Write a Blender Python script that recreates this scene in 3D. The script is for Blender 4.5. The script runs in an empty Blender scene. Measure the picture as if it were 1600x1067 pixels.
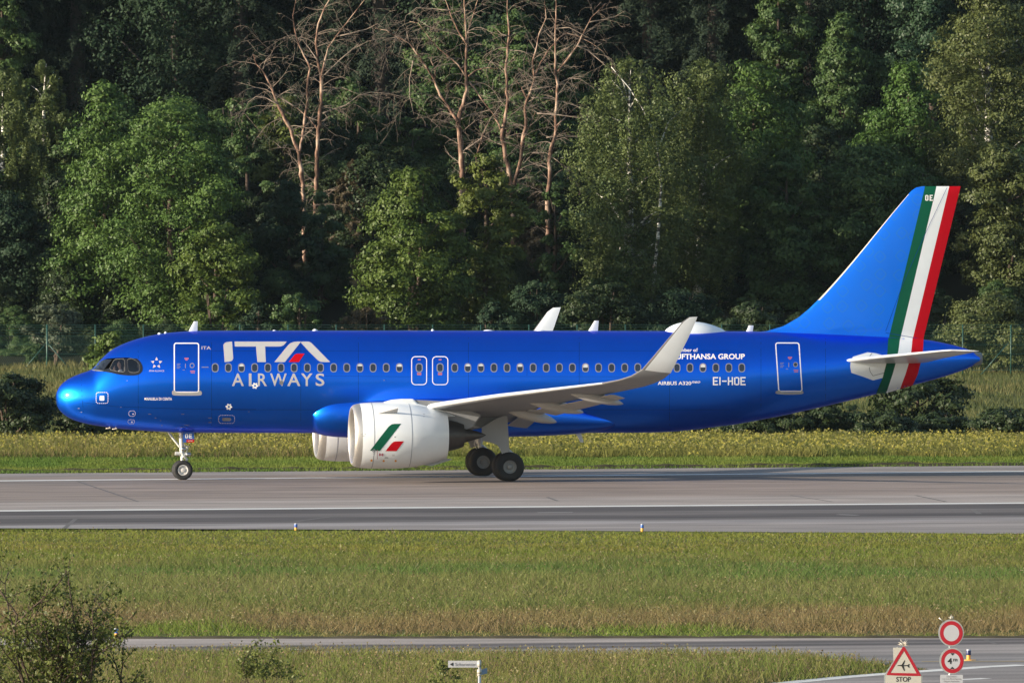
import bpy, bmesh, math, random
import numpy as np
from mathutils import Vector, Matrix
R = math.radians
scene = bpy.context.scene
COL = scene.collection

# ------------------------------------------------------------------ camera, sky, sun, exposure
F = 15512.0                       # focal length in photo pixels (1600 px wide)
CAMY, CAMZ = -400.0, 11.0
PITCH = math.atan(212.5 / F)
cam = bpy.data.cameras.new('camera')
cam_o = bpy.data.objects.new('camera', cam); COL.objects.link(cam_o)
cam_o.location = (0, CAMY, CAMZ)
cam_o.rotation_euler = (math.pi / 2 - PITCH, 0, 0)
cam.sensor_width = 36.0
cam.lens = 36.0 * F / 1600.0
cam.clip_start = 1.0
cam.clip_end = 12000.0
scene.camera = cam_o

SUN_EL, SUN_AZ = 12.5, 69.0       # elevation; azimuth left of the line from the scene to the camera
S = Vector((-math.sin(R(SUN_AZ)) * math.cos(R(SUN_EL)), -math.cos(R(SUN_AZ)) * math.cos(R(SUN_EL)), math.sin(R(SUN_EL))))
sun = bpy.data.lights.new('sun', 'SUN')
sun.energy = 5.0
sun.angle = R(0.5)
sun.color = (1.0, 0.88, 0.71)
sun_o = bpy.data.objects.new('sun', sun); COL.objects.link(sun_o)
sun_o.rotation_euler = (-S).to_track_quat('-Z', 'Y').to_euler()
world = bpy.data.worlds.new('World'); scene.world = world
world.use_nodes = True
wn = world.node_tree.nodes; wl = world.node_tree.links
wn.clear()
sky = wn.new('ShaderNodeTexSky'); sky.sky_type = 'NISHITA'; sky.sun_disc = False
sky.sun_elevation = R(SUN_EL); sky.sun_rotation = math.atan2(S.x, S.y)
bg = wn.new('ShaderNodeBackground'); bg.inputs['Strength'].default_value = 0.115
wo = wn.new('ShaderNodeOutputWorld')
wl.new(sky.outputs[0], bg.inputs[0]); wl.new(bg.outputs[0], wo.inputs[0])
scene.view_settings.view_transform = 'Standard'
scene.view_settings.look = 'None'
scene.view_settings.gamma = 1.0
scene.view_settings.exposure = 1.08
scene.render.engine = 'CYCLES'
scene.cycles.max_bounces = 6
scene.cycles.transparent_max_bounces = 8

# ------------------------------------------------------------------ measuring helpers (photo pixel -> point in the world)
_fw = Vector((0, math.cos(PITCH), -math.sin(PITCH))); _up = Vector((0, math.sin(PITCH), math.cos(PITCH))); _rt = Vector((1, 0, 0))
CAMP = Vector((0, CAMY, CAMZ))
def ray(px, py):
    return _fw + _rt * ((px - 800.0) / F) + _up * ((533.5 - py) / F)
def W(px, py, d):                 # point at distance d from the camera
    r = ray(px, py); return CAMP + r * (d / r.y)
def G(px, py, z=0.0):             # point on the flat ground
    r = ray(px, py); return CAMP + r * ((z - CAMZ) / r.z)
def smooth(t):
    t = min(1.0, max(0.0, t)); return t * t * (3 - 2 * t)
def ground_z(d):
    z = 1.9 * smooth((d - 458.0) / 82.0)
    if d > 545: z += (d - 545.0) * 0.20 * smooth((d - 545) / 30.0)
    if d > 1100: z = ground_z(1100) + 0
    return z

# ------------------------------------------------------------------ mesh helpers
class MB:
    def __init__(s): s.v = []; s.f = []; s.m = []
    def add(s, vs, fs, mi=0):
        o = len(s.v); s.v += [tuple(v) for v in vs]
        for f in fs: s.f.append([i + o for i in f]); s.m.append(mi)
    def box(s, a, b, mi=0, M=None):
        x0, y0, z0 = a; x1, y1, z1 = b
        vs = [Vector(p) for p in ((x0,y0,z0),(x1,y0,z0),(x1,y1,z0),(x0,y1,z0),(x0,y0,z1),(x1,y0,z1),(x1,y1,z1),(x0,y1,z1))]
        if M: vs = [M @ v for v in vs]
        s.add(vs, [(0,3,2,1),(4,5,6,7),(0,1,5,4),(1,2,6,5),(2,3,7,6),(3,0,4,7)], mi)
    def tube(s, pts, rad, n=6, mi=0, caps=True):
        pts = [Vector(p) for p in pts]; k = len(pts)
        if not hasattr(rad, '__len__'): rad = [rad] * k
        rings = []
        for i, p in enumerate(pts):
            t = pts[min(i + 1, k - 1)] - pts[max(i - 1, 0)]
            if t.length < 1e-9: t = Vector((0, 0, 1))
            t.normalize()
            a = t.cross(Vector((0.31, 0.95, 0.05)))
            if a.length < 1e-3: a = t.cross(Vector((1, 0, 0)))
            a.normalize(); b = t.cross(a)
            rings.append([p + (a * math.cos(2 * math.pi * j / n) + b * math.sin(2 * math.pi * j / n)) * rad[i] for j in range(n)])
        vs = [q for r in rings for q in r]; fs = []
        for i in range(k - 1):
            for j in range(n):
                j2 = (j + 1) % n
                fs.append((i * n + j, i * n + j2, (i + 1) * n + j2, (i + 1) * n + j))
        if caps:
            fs.append(tuple(reversed(range(n)))); fs.append(tuple((k - 1) * n + j for j in range(n)))
        s.add(vs, fs, mi)
    def lathe(s, prof, M, n=32, mi=0, close=False):   # prof: (axis, radius) along local X
        vs = []; fs = []; k = len(prof)
        for a, r in prof:
            for j in range(n):
                t = 2 * math.pi * j / n
                vs.append(M @ Vector((a, r * math.cos(t), r * math.sin(t))))
        for i in range(k - 1):
            for j in range(n):
                j2 = (j + 1) % n
                fs.append((i * n + j, i * n + j2, (i + 1) * n + j2, (i + 1) * n + j))
        if close:
            fs.append(tuple(range(n))); fs.append(tuple((k - 1) * n + j for j in reversed(range(n))))
        s.add(vs, fs, mi)
    def prism(s, poly, axis_vec, mi=0):
        n = len(poly); a = [Vector(p) for p in poly]; b = [p + Vector(axis_vec) for p in a]
        s.add(a + b, [tuple(range(n)), tuple(reversed(range(n, 2 * n)))] + [(i, n + i, n + (i + 1) % n, (i + 1) % n) for i in range(n)], mi)
    def build(s, name, mats, parent=None, smooth=True, angle=None, fix=True):
        me = bpy.data.meshes.new(name)
        me.from_pydata(s.v, [], s.f)
        if not isinstance(mats, (list, tuple)): mats = [mats]
        for m in mats: me.materials.append(m)
        if len(mats) > 1: me.polygons.foreach_set('material_index', s.m)
        if fix:
            bm = bmesh.new(); bm.from_mesh(me)
            bmesh.ops.recalc_face_normals(bm, faces=bm.faces); bm.to_mesh(me); bm.free()
        if smooth:
            me.polygons.foreach_set('use_smooth', [True] * len(me.polygons))
            if angle: me.set_sharp_from_angle(angle=R(angle))
        me.update()
        return link(name, me, parent)
def link(name, data, parent=None):
    o = bpy.data.objects.new(name, data); COL.objects.link(o)
    if parent is not None: o.parent = parent
    return o
def tag(o, label=None, cat=None, group=None, kind=None):
    if label: o['label'] = label
    if cat: o['category'] = cat
    if group: o['group'] = group
    if kind: o['kind'] = kind
    return o
def empty(name, loc, rz=0.0):
    o = bpy.data.objects.new(name, None); COL.objects.link(o)
    o.location = loc; o.rotation_euler = (0, 0, rz); o.empty_display_size = 0.3
    return o
def copy_tree(o, parent=None):
    c = o.copy(); COL.objects.link(c)
    if parent is not None: c.parent = parent
    for ch in [x for x in bpy.data.objects if x.parent == o]:
        copy_tree(ch, c)
    return c
def pchip(xs, ys):
    xs = np.array(xs, float); ys = np.array(ys, float)
    h = np.diff(xs); dl = np.diff(ys) / h; n = len(xs); m = np.zeros(n)
    for i in range(1, n - 1):
        if dl[i - 1] * dl[i] > 0:
            w1 = 2 * h[i] + h[i - 1]; w2 = h[i] + 2 * h[i - 1]
            m[i] = (w1 + w2) / (w1 / dl[i - 1] + w2 / dl[i])
    m[0] = dl[0]; m[-1] = dl[-1]
    def fn(x):
        x = min(max(x, xs[0]), xs[-1]); i = min(max(int(np.searchsorted(xs, x)) - 1, 0), n - 2)
        t = (x - xs[i]) / h[i]
        return float((2*t**3-3*t**2+1)*ys[i] + (t**3-2*t**2+t)*h[i]*m[i] + (-2*t**3+3*t**2)*ys[i+1] + (t**3-t**2)*h[i]*m[i+1])
    return fn

# ------------------------------------------------------------------ materials
def nodes_of(name):
    m = bpy.data.materials.new(name); m.use_nodes = True
    nt = m.node_tree; return m, nt.nodes, nt.links, nt.nodes['Principled BSDF']
def mat(name, c, rough=0.5, metal=0.0, coat=0.0, vary=0.06, scale=4.0, spec=0.5, bump=0.0, stretch=None):
    """plain procedural surface: base colour gently broken up by noise"""
    m, n, l, p = nodes_of(name)
    p.inputs['Roughness'].default_value = rough; p.inputs['Metallic'].default_value = metal
    p.inputs['Coat Weight'].default_value = coat; p.inputs['Coat Roughness'].default_value = 0.05
    p.inputs['Specular IOR Level'].default_value = spec
    tc = n.new('ShaderNodeTexCoord'); no = n.new('ShaderNodeTexNoise'); no.inputs['Scale'].default_value = scale
    no.inputs['Detail'].default_value = 5
    src = tc.outputs['Object']
    if stretch:
        mp = n.new('ShaderNodeMapping'); mp.inputs['Scale'].default_value = stretch; l.new(src, mp.inputs[0]); src = mp.outputs[0]
    l.new(src, no.inputs['Vector'])
    mx = n.new('ShaderNodeMix'); mx.data_type = 'RGBA'
    mx.inputs[6].default_value = (*[x * (1 - vary) for x in c], 1); mx.inputs[7].default_value = (*[min(1, x * (1 + vary)) for x in c], 1)
    l.new(no.outputs[0], mx.inputs[0]); l.new(mx.outputs[2], p.inputs['Base Color'])
    if bump:
        b = n.new('ShaderNodeBump'); b.inputs['Strength'].default_value = bump; b.inputs['Distance'].default_value = 0.02
        l.new(no.outputs[0], b.inputs['Height']); l.new(b.outputs[0], p.inputs['Normal'])
    return m
def paint_blue(name, c, metal, rough, pattern=False):
    m, n, l, p = nodes_of(name)
    p.inputs['Metallic'].default_value = metal; p.inputs['Roughness'].default_value = rough
    p.inputs['Coat Weight'].default_value = 0.3; p.inputs['Coat Roughness'].default_value = 0.09
    tc = n.new('ShaderNodeTexCoord')
    no = n.new('ShaderNodeTexNoise'); no.inputs['Scale'].default_value = 0.8; no.inputs['Detail'].default_value = 6
    l.new(tc.outputs['Object'], no.inputs['Vector'])
    mx = n.new('ShaderNodeMix'); mx.data_type = 'RGBA'
    mx.inputs[6].default_value = (*[x * 0.93 for x in c], 1); mx.inputs[7].default_value = (*[x * 1.07 for x in c], 1)
    l.new(no.outputs[0], mx.inputs[0])
    p.inputs['Specular Tint'].default_value = (0.03, 0.10, 0.45, 1)
    out = mx.outputs[2]
    if pattern:    # faint ring ornaments printed over the paint
        sep = n.new('ShaderNodeSeparateXYZ'); l.new(tc.outputs['Object'], sep.inputs[0])
        cmb = n.new('ShaderNodeCombineXYZ'); l.new(sep.outputs[0], cmb.inputs[0]); l.new(sep.outputs[2], cmb.inputs[1])
        vo = n.new('ShaderNodeTexVoronoi'); vo.voronoi_dimensions = '2D'; vo.inputs['Scale'].default_value = 1.35; vo.inputs['Randomness'].default_value = 0.55
        vo.distance = 'MINKOWSKI'; vo.inputs['Exponent'].default_value = 1.3
        l.new(cmb.outputs[0], vo.inputs['Vector'])
        rp = n.new('ShaderNodeValToRGB'); e = rp.color_ramp.elements
        e[0].position = 0.10; e[0].color = (0.3,0.3,0.3,1); e[1].position = 0.36; e[1].color = (0,0,0,1)
        for ps, vv in ((0.14, 0.0), (0.24, 0.0), (0.28, 0.9), (0.33, 0.9)):
            q = e.new(ps); q.color = (vv, vv, vv, 1)
        l.new(vo.outputs['Distance'], rp.inputs[0])
        m2 = n.new('ShaderNodeMix'); m2.data_type = 'RGBA'
        ml = n.new('ShaderNodeMath'); ml.operation = 'MULTIPLY'; ml.inputs[1].default_value = 0.3
        l.new(rp.outputs[0], ml.inputs[0]); l.new(ml.outputs[0], m2.inputs[0]); l.new(out, m2.inputs[6])
        m2.inputs[7].default_value = (c[0] * 3 + 0.02, c[1] * 1.25, c[2] * 0.65, 1)
        out = m2.outputs[2]
    l.new(out, p.inputs['Base Color'])
    wv = n.new('ShaderNodeTexNoise'); wv.inputs['Scale'].default_value = 0.7; wv.inputs['Detail'].default_value = 1
    l.new(tc.outputs['Object'], wv.inputs['Vector'])
    b = n.new('ShaderNodeBump'); b.inputs['Strength'].default_value = 0.06; b.inputs['Distance'].default_value = 0.05
    l.new(wv.outputs[0], b.inputs['Height']); l.new(b.outputs[0], p.inputs['Normal'])
    return m
def leaf_mat(name, c1, c2, transl=0.25, rough=0.5, scale=0.35):
    m, n, l, p = nodes_of(name)
    at = n.new('ShaderNodeAttribute'); at.attribute_name = 'tone'
    tc = n.new('ShaderNodeTexCoord'); no = n.new('ShaderNodeTexNoise'); no.inputs['Scale'].default_value = scale; no.inputs['Detail'].default_value = 3
    l.new(tc.outputs['Object'], no.inputs['Vector'])
    ad = n.new('ShaderNodeMath'); ad.operation = 'MULTIPLY_ADD'; ad.inputs[1].default_value = 1.3; ad.inputs[2].default_value = -0.4
    l.new(no.outputs[0], ad.inputs[0])
    a2 = n.new('ShaderNodeMath'); a2.operation = 'ADD'; a2.use_clamp = True; l.new(ad.outputs[0], a2.inputs[0]); l.new(at.outputs['Fac'], a2.inputs[1])
    mx = n.new('ShaderNodeMix'); mx.data_type = 'RGBA'; mx.inputs[6].default_value = (*c1, 1); mx.inputs[7].default_value = (*c2, 1)
    l.new(a2.outputs[0], mx.inputs[0])
    l.new(mx.outputs[2], p.inputs['Base Color']); p.inputs['Roughness'].default_value = rough
    p.inputs['Specular IOR Level'].default_value = 0.22
    tr = n.new('ShaderNodeBsdfTranslucent'); l.new(mx.outputs[2], tr.inputs[0])
    ms = n.new('ShaderNodeMixShader'); ms.inputs[0].default_value = transl
    l.new(p.outputs[0], ms.inputs[1]); l.new(tr.outputs[0], ms.inputs[2])
    l.new(ms.outputs[0], n['Material Output'].inputs[0])
    return m
def attr_mat(name, rough=0.7, transl=0.3):
    m, n, l, p = nodes_of(name)
    at = n.new('ShaderNodeAttribute'); at.attribute_name = 'blade'
    l.new(at.outputs['Color'], p.inputs['Base Color']); p.inputs['Roughness'].default_value = rough
    p.inputs['Specular IOR Level'].default_value = 0.15
    tr = n.new('ShaderNodeBsdfTranslucent'); l.new(at.outputs['Color'], tr.inputs[0])
    ms = n.new('ShaderNodeMixShader'); ms.inputs[0].default_value = transl
    l.new(p.outputs[0], ms.inputs[1]); l.new(tr.outputs[0], ms.inputs[2]); l.new(ms.outputs[0], n['Material Output'].inputs[0])
    return m
def glass_mat(name, tint=(0.6, 0.66, 0.7), refl=0.35):
    m, n, l, p = nodes_of(name)
    t = n.new('ShaderNodeBsdfTransparent'); t.inputs[0].default_value = (*tint, 1)
    g = n.new('ShaderNodeBsdfGlossy'); g.inputs['Roughness'].default_value = 0.02
    fr = n.new('ShaderNodeFresnel'); fr.inputs[0].default_value = 1.5
    ml = n.new('ShaderNodeMath'); ml.operation = 'MULTIPLY_ADD'; ml.inputs[1].default_value = 1.2; ml.inputs[2].default_value = refl * 0.1
    l.new(fr.outputs[0], ml.inputs[0])
    ms = n.new('ShaderNodeMixShader'); l.new(ml.outputs[0], ms.inputs[0]); l.new(t.outputs[0], ms.inputs[1]); l.new(g.outputs[0], ms.inputs[2])
    l.new(ms.outputs[0], n['Material Output'].inputs[0])
    return m

BLUE = (0.004, 0.172, 0.97)
M_BLUE = paint_blue('blue_metallic_paint', BLUE, 0.97, 0.36)
M_BLUEPAT = paint_blue('blue_metallic_fin_paint', (0.010, 0.190, 0.92), 0.55, 0.36, True)
M_WHITE = mat('white_aircraft_paint', (0.74, 0.77, 0.80), 0.28, coat=0.4, vary=0.07, scale=1.6)
M_GREY = mat('light_grey_paint', (0.48, 0.48, 0.48), 0.35, coat=0.2, vary=0.08, scale=1.2)
M_UNDER = mat('wing_underside_shade_grey', (0.215, 0.22, 0.235), 0.45, vary=0.12, scale=0.9)  # grey with the shade under the wing painted into it
M_DGREY = mat('dark_grey_composite', (0.16, 0.16, 0.17), 0.5, vary=0.15, scale=2)
M_MIDGREY = mat('mid_grey_paint', (0.32, 0.32, 0.33), 0.4, vary=0.1, scale=1.5)
M_METAL = mat('bare_metal', (0.62, 0.60, 0.57), 0.32, metal=1.0, vary=0.08, scale=6)
M_LIP = mat('inlet_lip_metal', (0.50, 0.48, 0.455), 0.48, metal=0.85, vary=0.08, scale=3)
M_BEIGE = mat('erosion_strip', (0.62, 0.54, 0.44), 0.4, metal=0.3)
M_HOT = mat('heat_stained_metal', (0.10, 0.095, 0.095), 0.45, metal=0.8, vary=0.25, scale=5)
M_BLACK = mat('black_rubber', (0.015, 0.015, 0.016), 0.75, vary=0.2, scale=12)
M_GLOSSBLACK = mat('gloss_black_paint', (0.008, 0.008, 0.009), 0.18, coat=0.5)
M_INT = mat('cockpit_dark_interior', (0.03, 0.032, 0.036), 0.8, vary=0.3)
M_LETTER = mat('lettering_white', (0.82, 0.82, 0.80), 0.35, vary=0.02)
M_SILVER = mat('lettering_silver', (0.45, 0.445, 0.45), 0.38, vary=0.04)
M_FRAME = mat('window_surround_grey', (0.27, 0.29, 0.34), 0.35, metal=0.3)
M_PANE = mat('cabin_pane_dark', (0.022, 0.028, 0.045), 0.08, coat=0.8, vary=0.4, scale=1.1)
M_SHADE = mat('window_shade_white', (0.55, 0.55, 0.56), 0.6)
M_GREEN = mat('flag_green_paint', (0.003, 0.085, 0.045), 0.55, spec=0.12)
M_RED = mat('flag_red_paint', (0.46, 0.002, 0.010), 0.6, spec=0.08)
M_TAGRED = mat('marking_red', (0.40, 0.13, 0.18), 0.5)
M_ORANGE = mat('marking_orange', (0.70, 0.30, 0.04), 0.5)
M_GLASS = glass_mat('cockpit_glass', (0.88, 0.90, 0.92), 0.3)
M_GLASSF = glass_mat('windscreen_glass', (0.5, 0.58, 0.66), 1.6)
M_TRIM = mat('pane_trim_grey', (0.13, 0.125, 0.115), 0.5)
M_SEAM = mat('panel_seam_grey', (0.18, 0.19, 0.22), 0.5)

# ------------------------------------------------------------------ terrain
def build_terrain():
    xs = sorted(set([-5000, -2500, -1200, -600, -300, -150] + list(range(-100, 101, 5)) + [150, 300, 600, 1200, 2500, 5000]))
    ds = [-4000, -1500, -500, -100, 0, 100, 150, 200, 240, 300, 350, 400, 440] + list(range(450, 700, 5)) + [750, 800, 900, 1000, 1100, 1500, 2500, 5000]
    b = MB(); nx = len(xs)
    rng = random.Random(3)
    for d in ds:
        for x in xs:
            z = ground_z(d)
            if d > 465 and d < 1100: z += 0.25 * math.sin(x * 0.21 + d * 0.07) * smooth((d - 465) / 40) + 0.12 * math.sin(x * 0.63 - d * 0.2) * smooth((d - 465) / 40)
            b.v.append((x, d + CAMY, z))
    for i in range(len(ds) - 1):
        for j in range(nx - 1):
            b.f.append([i * nx + j, i * nx + j + 1, (i + 1) * nx + j + 1, (i + 1) * nx + j]); b.m.append(0)
    m, n, l, p = nodes_of('meadow_soil')
    tc = n.new('ShaderNodeTexCoord'); no = n.new('ShaderNodeTexNoise'); no.inputs['Scale'].default_value = 0.35; no.inputs['Detail'].default_value = 8
    mp = n.new('ShaderNodeMapping'); mp.inputs['Scale'].default_value = (0.5, 1.0, 1); l.new(tc.outputs['Object'], mp.inputs[0]); l.new(mp.outputs[0], no.inputs['Vector'])
    mx = n.new('ShaderNodeMix'); mx.data_type = 'RGBA'; mx.inputs[6].default_value = (0.06, 0.085, 0.02, 1); mx.inputs[7].default_value = (0.12, 0.115, 0.035, 1)
    l.new(no.outputs[0], mx.inputs[0])
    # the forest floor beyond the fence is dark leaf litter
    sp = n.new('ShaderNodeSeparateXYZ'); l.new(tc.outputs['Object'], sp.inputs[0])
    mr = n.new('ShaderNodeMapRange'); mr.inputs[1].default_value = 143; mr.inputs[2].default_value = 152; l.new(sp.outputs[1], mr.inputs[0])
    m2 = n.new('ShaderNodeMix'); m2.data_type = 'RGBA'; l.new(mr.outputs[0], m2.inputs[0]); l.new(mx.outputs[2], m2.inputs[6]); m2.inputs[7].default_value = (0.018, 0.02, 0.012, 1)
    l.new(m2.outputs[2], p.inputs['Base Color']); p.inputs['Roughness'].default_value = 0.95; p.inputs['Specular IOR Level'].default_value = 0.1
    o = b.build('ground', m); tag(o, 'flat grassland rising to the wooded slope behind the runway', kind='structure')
build_terrain()

# ------------------------------------------------------------------ runway and taxiway sheets
_a = G(0, 798.3); _b = G(1600, 786)
RU = (_b - _a).normalized(); RV = Vector((-RU.y, RU.x, 0)); RO = G(800, 791)
RANG = math.atan2(RU.y, RU.x)
def rv(px, py):
    q = G(px, py) - RO; return q.dot(RU), q.dot(RV)
def extended(p, q, ext=400):      # end points of the line p-q stretched both ways
    d = (q - p).normalized(); return p - d * ext, q + d * ext
def concrete(name, stops, base_scale=1.0):
    m, n, l, p = nodes_of(name)
    tc = n.new('ShaderNodeTexCoord'); sp = n.new('ShaderNodeSeparateXYZ'); l.new(tc.outputs['Object'], sp.inputs[0])
    v0, v1 = stops[0][0], stops[-1][0]
    wob = n.new('ShaderNodeTexNoise'); wob.inputs['Scale'].default_value = 0.05; l.new(tc.outputs['Object'], wob.inputs['Vector'])
    wa = n.new('ShaderNodeMath'); wa.operation = 'MULTIPLY_ADD'; wa.inputs[1].default_value = 3.0; wa.inputs[2].default_value = -1.5; l.new(wob.outputs[0], wa.inputs[0])
    aw = n.new('ShaderNodeMath'); aw.operation = 'ADD'; l.new(sp.outputs[1], aw.inputs[0]); l.new(wa.outputs[0], aw.inputs[1])
    mr = n.new('ShaderNodeMapRange'); mr.inputs[1].default_value = v0; mr.inputs[2].default_value = v1; l.new(aw.outputs[0], mr.inputs[0])
    rp = n.new('ShaderNodeValToRGB'); e = rp.color_ramp.elements
    e[0].position = 0; e[0].color = (*stops[0][1], 1); e[1].position = 1; e[1].color = (*stops[-1][1], 1)
    for v, c in stops[1:-1]:
        q = e.new((v - v0) / (v1 - v0)); q.color = (*c, 1)
    l.new(mr.outputs[0], rp.inputs[0])
    def noise(sx, sy, sc, det=6):
        mp = n.new('ShaderNodeMapping'); mp.inputs['Scale'].default_value = (sx, sy, 1); l.new(tc.outputs['Object'], mp.inputs[0])
        no = n.new('ShaderNodeTexNoise'); no.inputs['Scale'].default_value = sc; no.inputs['Detail'].default_value = det; l.new(mp.outputs[0], no.inputs['Vector']); return no.outputs[0]
    a = noise(0.012, 1.0, 0.9, 4); b = noise(0.25, 0.5, 0.7, 8); c = noise(1, 1, 14, 3)
    cur = rp.outputs[0]
    for src, lo, hi in ((a, 0.60, 1.38), (b, 0.72, 1.28), (c, 0.82, 1.18)):
        r2 = n.new('ShaderNodeMapRange'); r2.inputs[1].default_value = 0.25; r2.inputs[2].default_value = 0.75; r2.inputs[3].default_value = lo; r2.inputs[4].default_value = hi; l.new(src, r2.inputs[0])
        vm = n.new('ShaderNodeVectorMath'); vm.operation = 'SCALE'; l.new(cur, vm.inputs[0]); l.new(r2.outputs[0], vm.inputs['Scale']); cur = vm.outputs[0]
    l.new(cur, p.inputs['Base Color']); p.inputs['Roughness'].default_value = 0.85; p.inputs['Specular IOR Level'].default_value = 0.25
    return m
def sheet(name, pts, z, m, label):
    """flat sheet in runway-aligned object space"""
    b = MB(); inv = Matrix.Rotation(-RANG, 4, 'Z')
    b.add([inv @ (Vector((p.x, p.y, 0)) - Vector((RO.x, RO.y, 0))) for p in pts], [tuple(range(len(pts)))])
    o = b.build(name, m, smooth=False); o.location = (RO.x, RO.y, z); o.rotation_euler = (0, 0, RANG)
    for f in o.data.polygons:
        if f.normal.z < 0: o.data.flip_normals(); break
    return tag(o, label, kind='structure')
brown = (0.235, 0.190, 0.165); pale = (0.295, 0.255, 0.232); dark = (0.070, 0.060, 0.060); mid = (0.132, 0.117, 0.113); lgrey = (0.235, 0.210, 0.200)
st = [(836, lgrey), (822, lgrey), (817, (0.27,0.25,0.25)), (813.5, mid), (811, dark), (807, dark), (804, mid), (801.5, mid), (799, dark), (795, dark), (792.5, mid), (791, pale), (780, pale), (776, brown), (757, brown), (748, (0.17,0.145,0.13)), (743, brown), (738, lgrey), (728, pale)]
M_RUNWAY = concrete('runway_concrete', [(rv(800, y)[1], c) for y, c in st])
fl, fr_ = extended(G(0, 738.5), G(1600, 727.5))
nl, nr = extended(G(0, 827.5), G(1600, 834.0))
sheet('runway', [nl, G(0, 827.5), G(800, 828.5), G(1600, 834), nr, fr_, fl], 0.010, M_RUNWAY, 'pale concrete runway with rubber darkened bands')
M_MARK = mat('worn_white_marking', (0.62, 0.61, 0.58), 0.7, vary=0.18, scale=1.2)
M_MARKTHIN = mat('worn_marking_faint', (0.30, 0.29, 0.28), 0.8, vary=0.3, scale=0.7)
M_YELLOW = mat('faded_yellow_marking', (0.34, 0.25, 0.10), 0.8, vary=0.3, scale=1.0)
M_TAR = mat('tar_joint', (0.095, 0.085, 0.08), 0.8, vary=0.3)
def stripe(name, p0, p1, w, z, m, label, ext=0):
    p0, p1 = (extended(p0, p1, ext) if ext else (p0, p1))
    d = (p1 - p0).normalized(); nrm = Vector((-d.y, d.x, 0)) * (w / 2)
    return sheet(name, [p0 - nrm, p1 - nrm, p1 + nrm, p0 + nrm], z, m, label)
stripe('runway_marking', G(0, 798.3), G(1600, 786), 1.35, 0.014, M_MARK, 'long white edge line on the camera side of the runway', 300)
stripe('runway_marking', G(0, 751.4), G(1000, 742.2), 1.3, 0.014, M_MARK, 'long white edge line on the far side of the runway', 300)
for p, q, w in (((120, 752), (216, 784), .12), ((1360-925+800, 774), (1300, 784), .12), ((1430, 774), (1478, 784), .14), ((1520, 796), (1530, 803), .2), ((100, 826), (118, 811), .16), ((855, 777), (872, 783), .14), ((460, 815), (520, 807), .18)):
    stripe('runway_joint', G(*p), G(*q), w, 0.0125, M_TAR, 'thin tar sealed joint running slantwise over the concrete')
for (x0, y0), (x1, y1), w in (((0, 813.5), (1600, 811), .2), ((0, 774), (1600, 768), .16), ((0, 745), (1600, 738), .15)):
    stripe('runway_joint', G(x0, y0), G(x1, y1), w, 0.0120, M_TAR, 'thin tar sealed joint along the concrete bays', 200)
stripe('runway_marking', G(840, 801), G(895, 800.5), .3, 0.0135, M_MARKTHIN, 'short faded trace of a marking on the dark band')
stripe('runway_marking', G(1310, 804), G(1340, 805), .3, 0.0135, M_MARKTHIN, 'short faded trace of a marking on the dark band')

# perimeter taxiway in front
stt = [(1075, lgrey), (1045, (0.2,0.185,0.18)), (1034, (0.2,0.185,0.18)), (1027, lgrey), (1016, lgrey), (1013, dark), (1010, mid), (1007, dark), (1003.5, pale), (996, pale)]
M_TAXI = concrete('taxiway_asphalt', [(rv(800, y)[1], c) for y, c in stt])
tl0, tr0 = extended(G(0, 998.2), G(1600, 996.8), 300)
bl0 = G(0, 1022); bl1 = G(1250, 1024)
el, _ = extended(bl0, bl1, 300)
g = G
near_line = [g(1205, 1070), g(1237, 1066), g(1319, 1058), g(1381, 1053), g(1469, 1047), g(1537, 1042), g(1600, 1039)]
wedge_tip = [g(1330, 1034), g(1400, 1039.5), g(1452, 1045.5), g(1381, 1052), g(1319, 1057), g(1237, 1065), g(1150, 1074), g(900, 1098), g(500, 1150)]
far_l = Vector((-300, g(500, 1150).y - 30, 0))
pts = [tl0, el, bl0, bl1] + wedge_tip + [Vector((g(500, 1150).x, 200 + CAMY, 0)), Vector((330, 200 + CAMY, 0)), tr0]
o = sheet('taxiway', pts, 0.010, M_TAXI, 'grey perimeter taxiway that widens towards the road signs')
for i in range(len(near_line) - 1):
    stripe('taxiway_marking', near_line[i], near_line[i + 1], 0.55, 0.014, M_MARK, 'white edge line curving round the grass corner')
stripe('taxiway_marking', g(1498, 1062), g(1542, 1060), 0.35, 0.014, M_MARK, 'short white dash behind the road signs')
stripe('taxiway_marking', g(1340, 1033), g(1400, 1033.5), 0.22, 0.014, M_YELLOW, 'faded yellow line along the taxiway edge')
stripe('taxiway_marking', g(1440, 1033.6), g(1640, 1033), 0.22, 0.0145, M_YELLOW, 'faded yellow line along the taxiway edge')
stripe('taxiway_marking', g(455, 1015), g(480, 1015), 0.3, 0.014, M_MARK, 'short white dash on the dark taxiway lane')
stripe('taxiway_joint', g(1540, 1000), g(1558, 1007), 0.12, 0.0125, M_TAR, 'thin crack across the taxiway')
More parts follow.
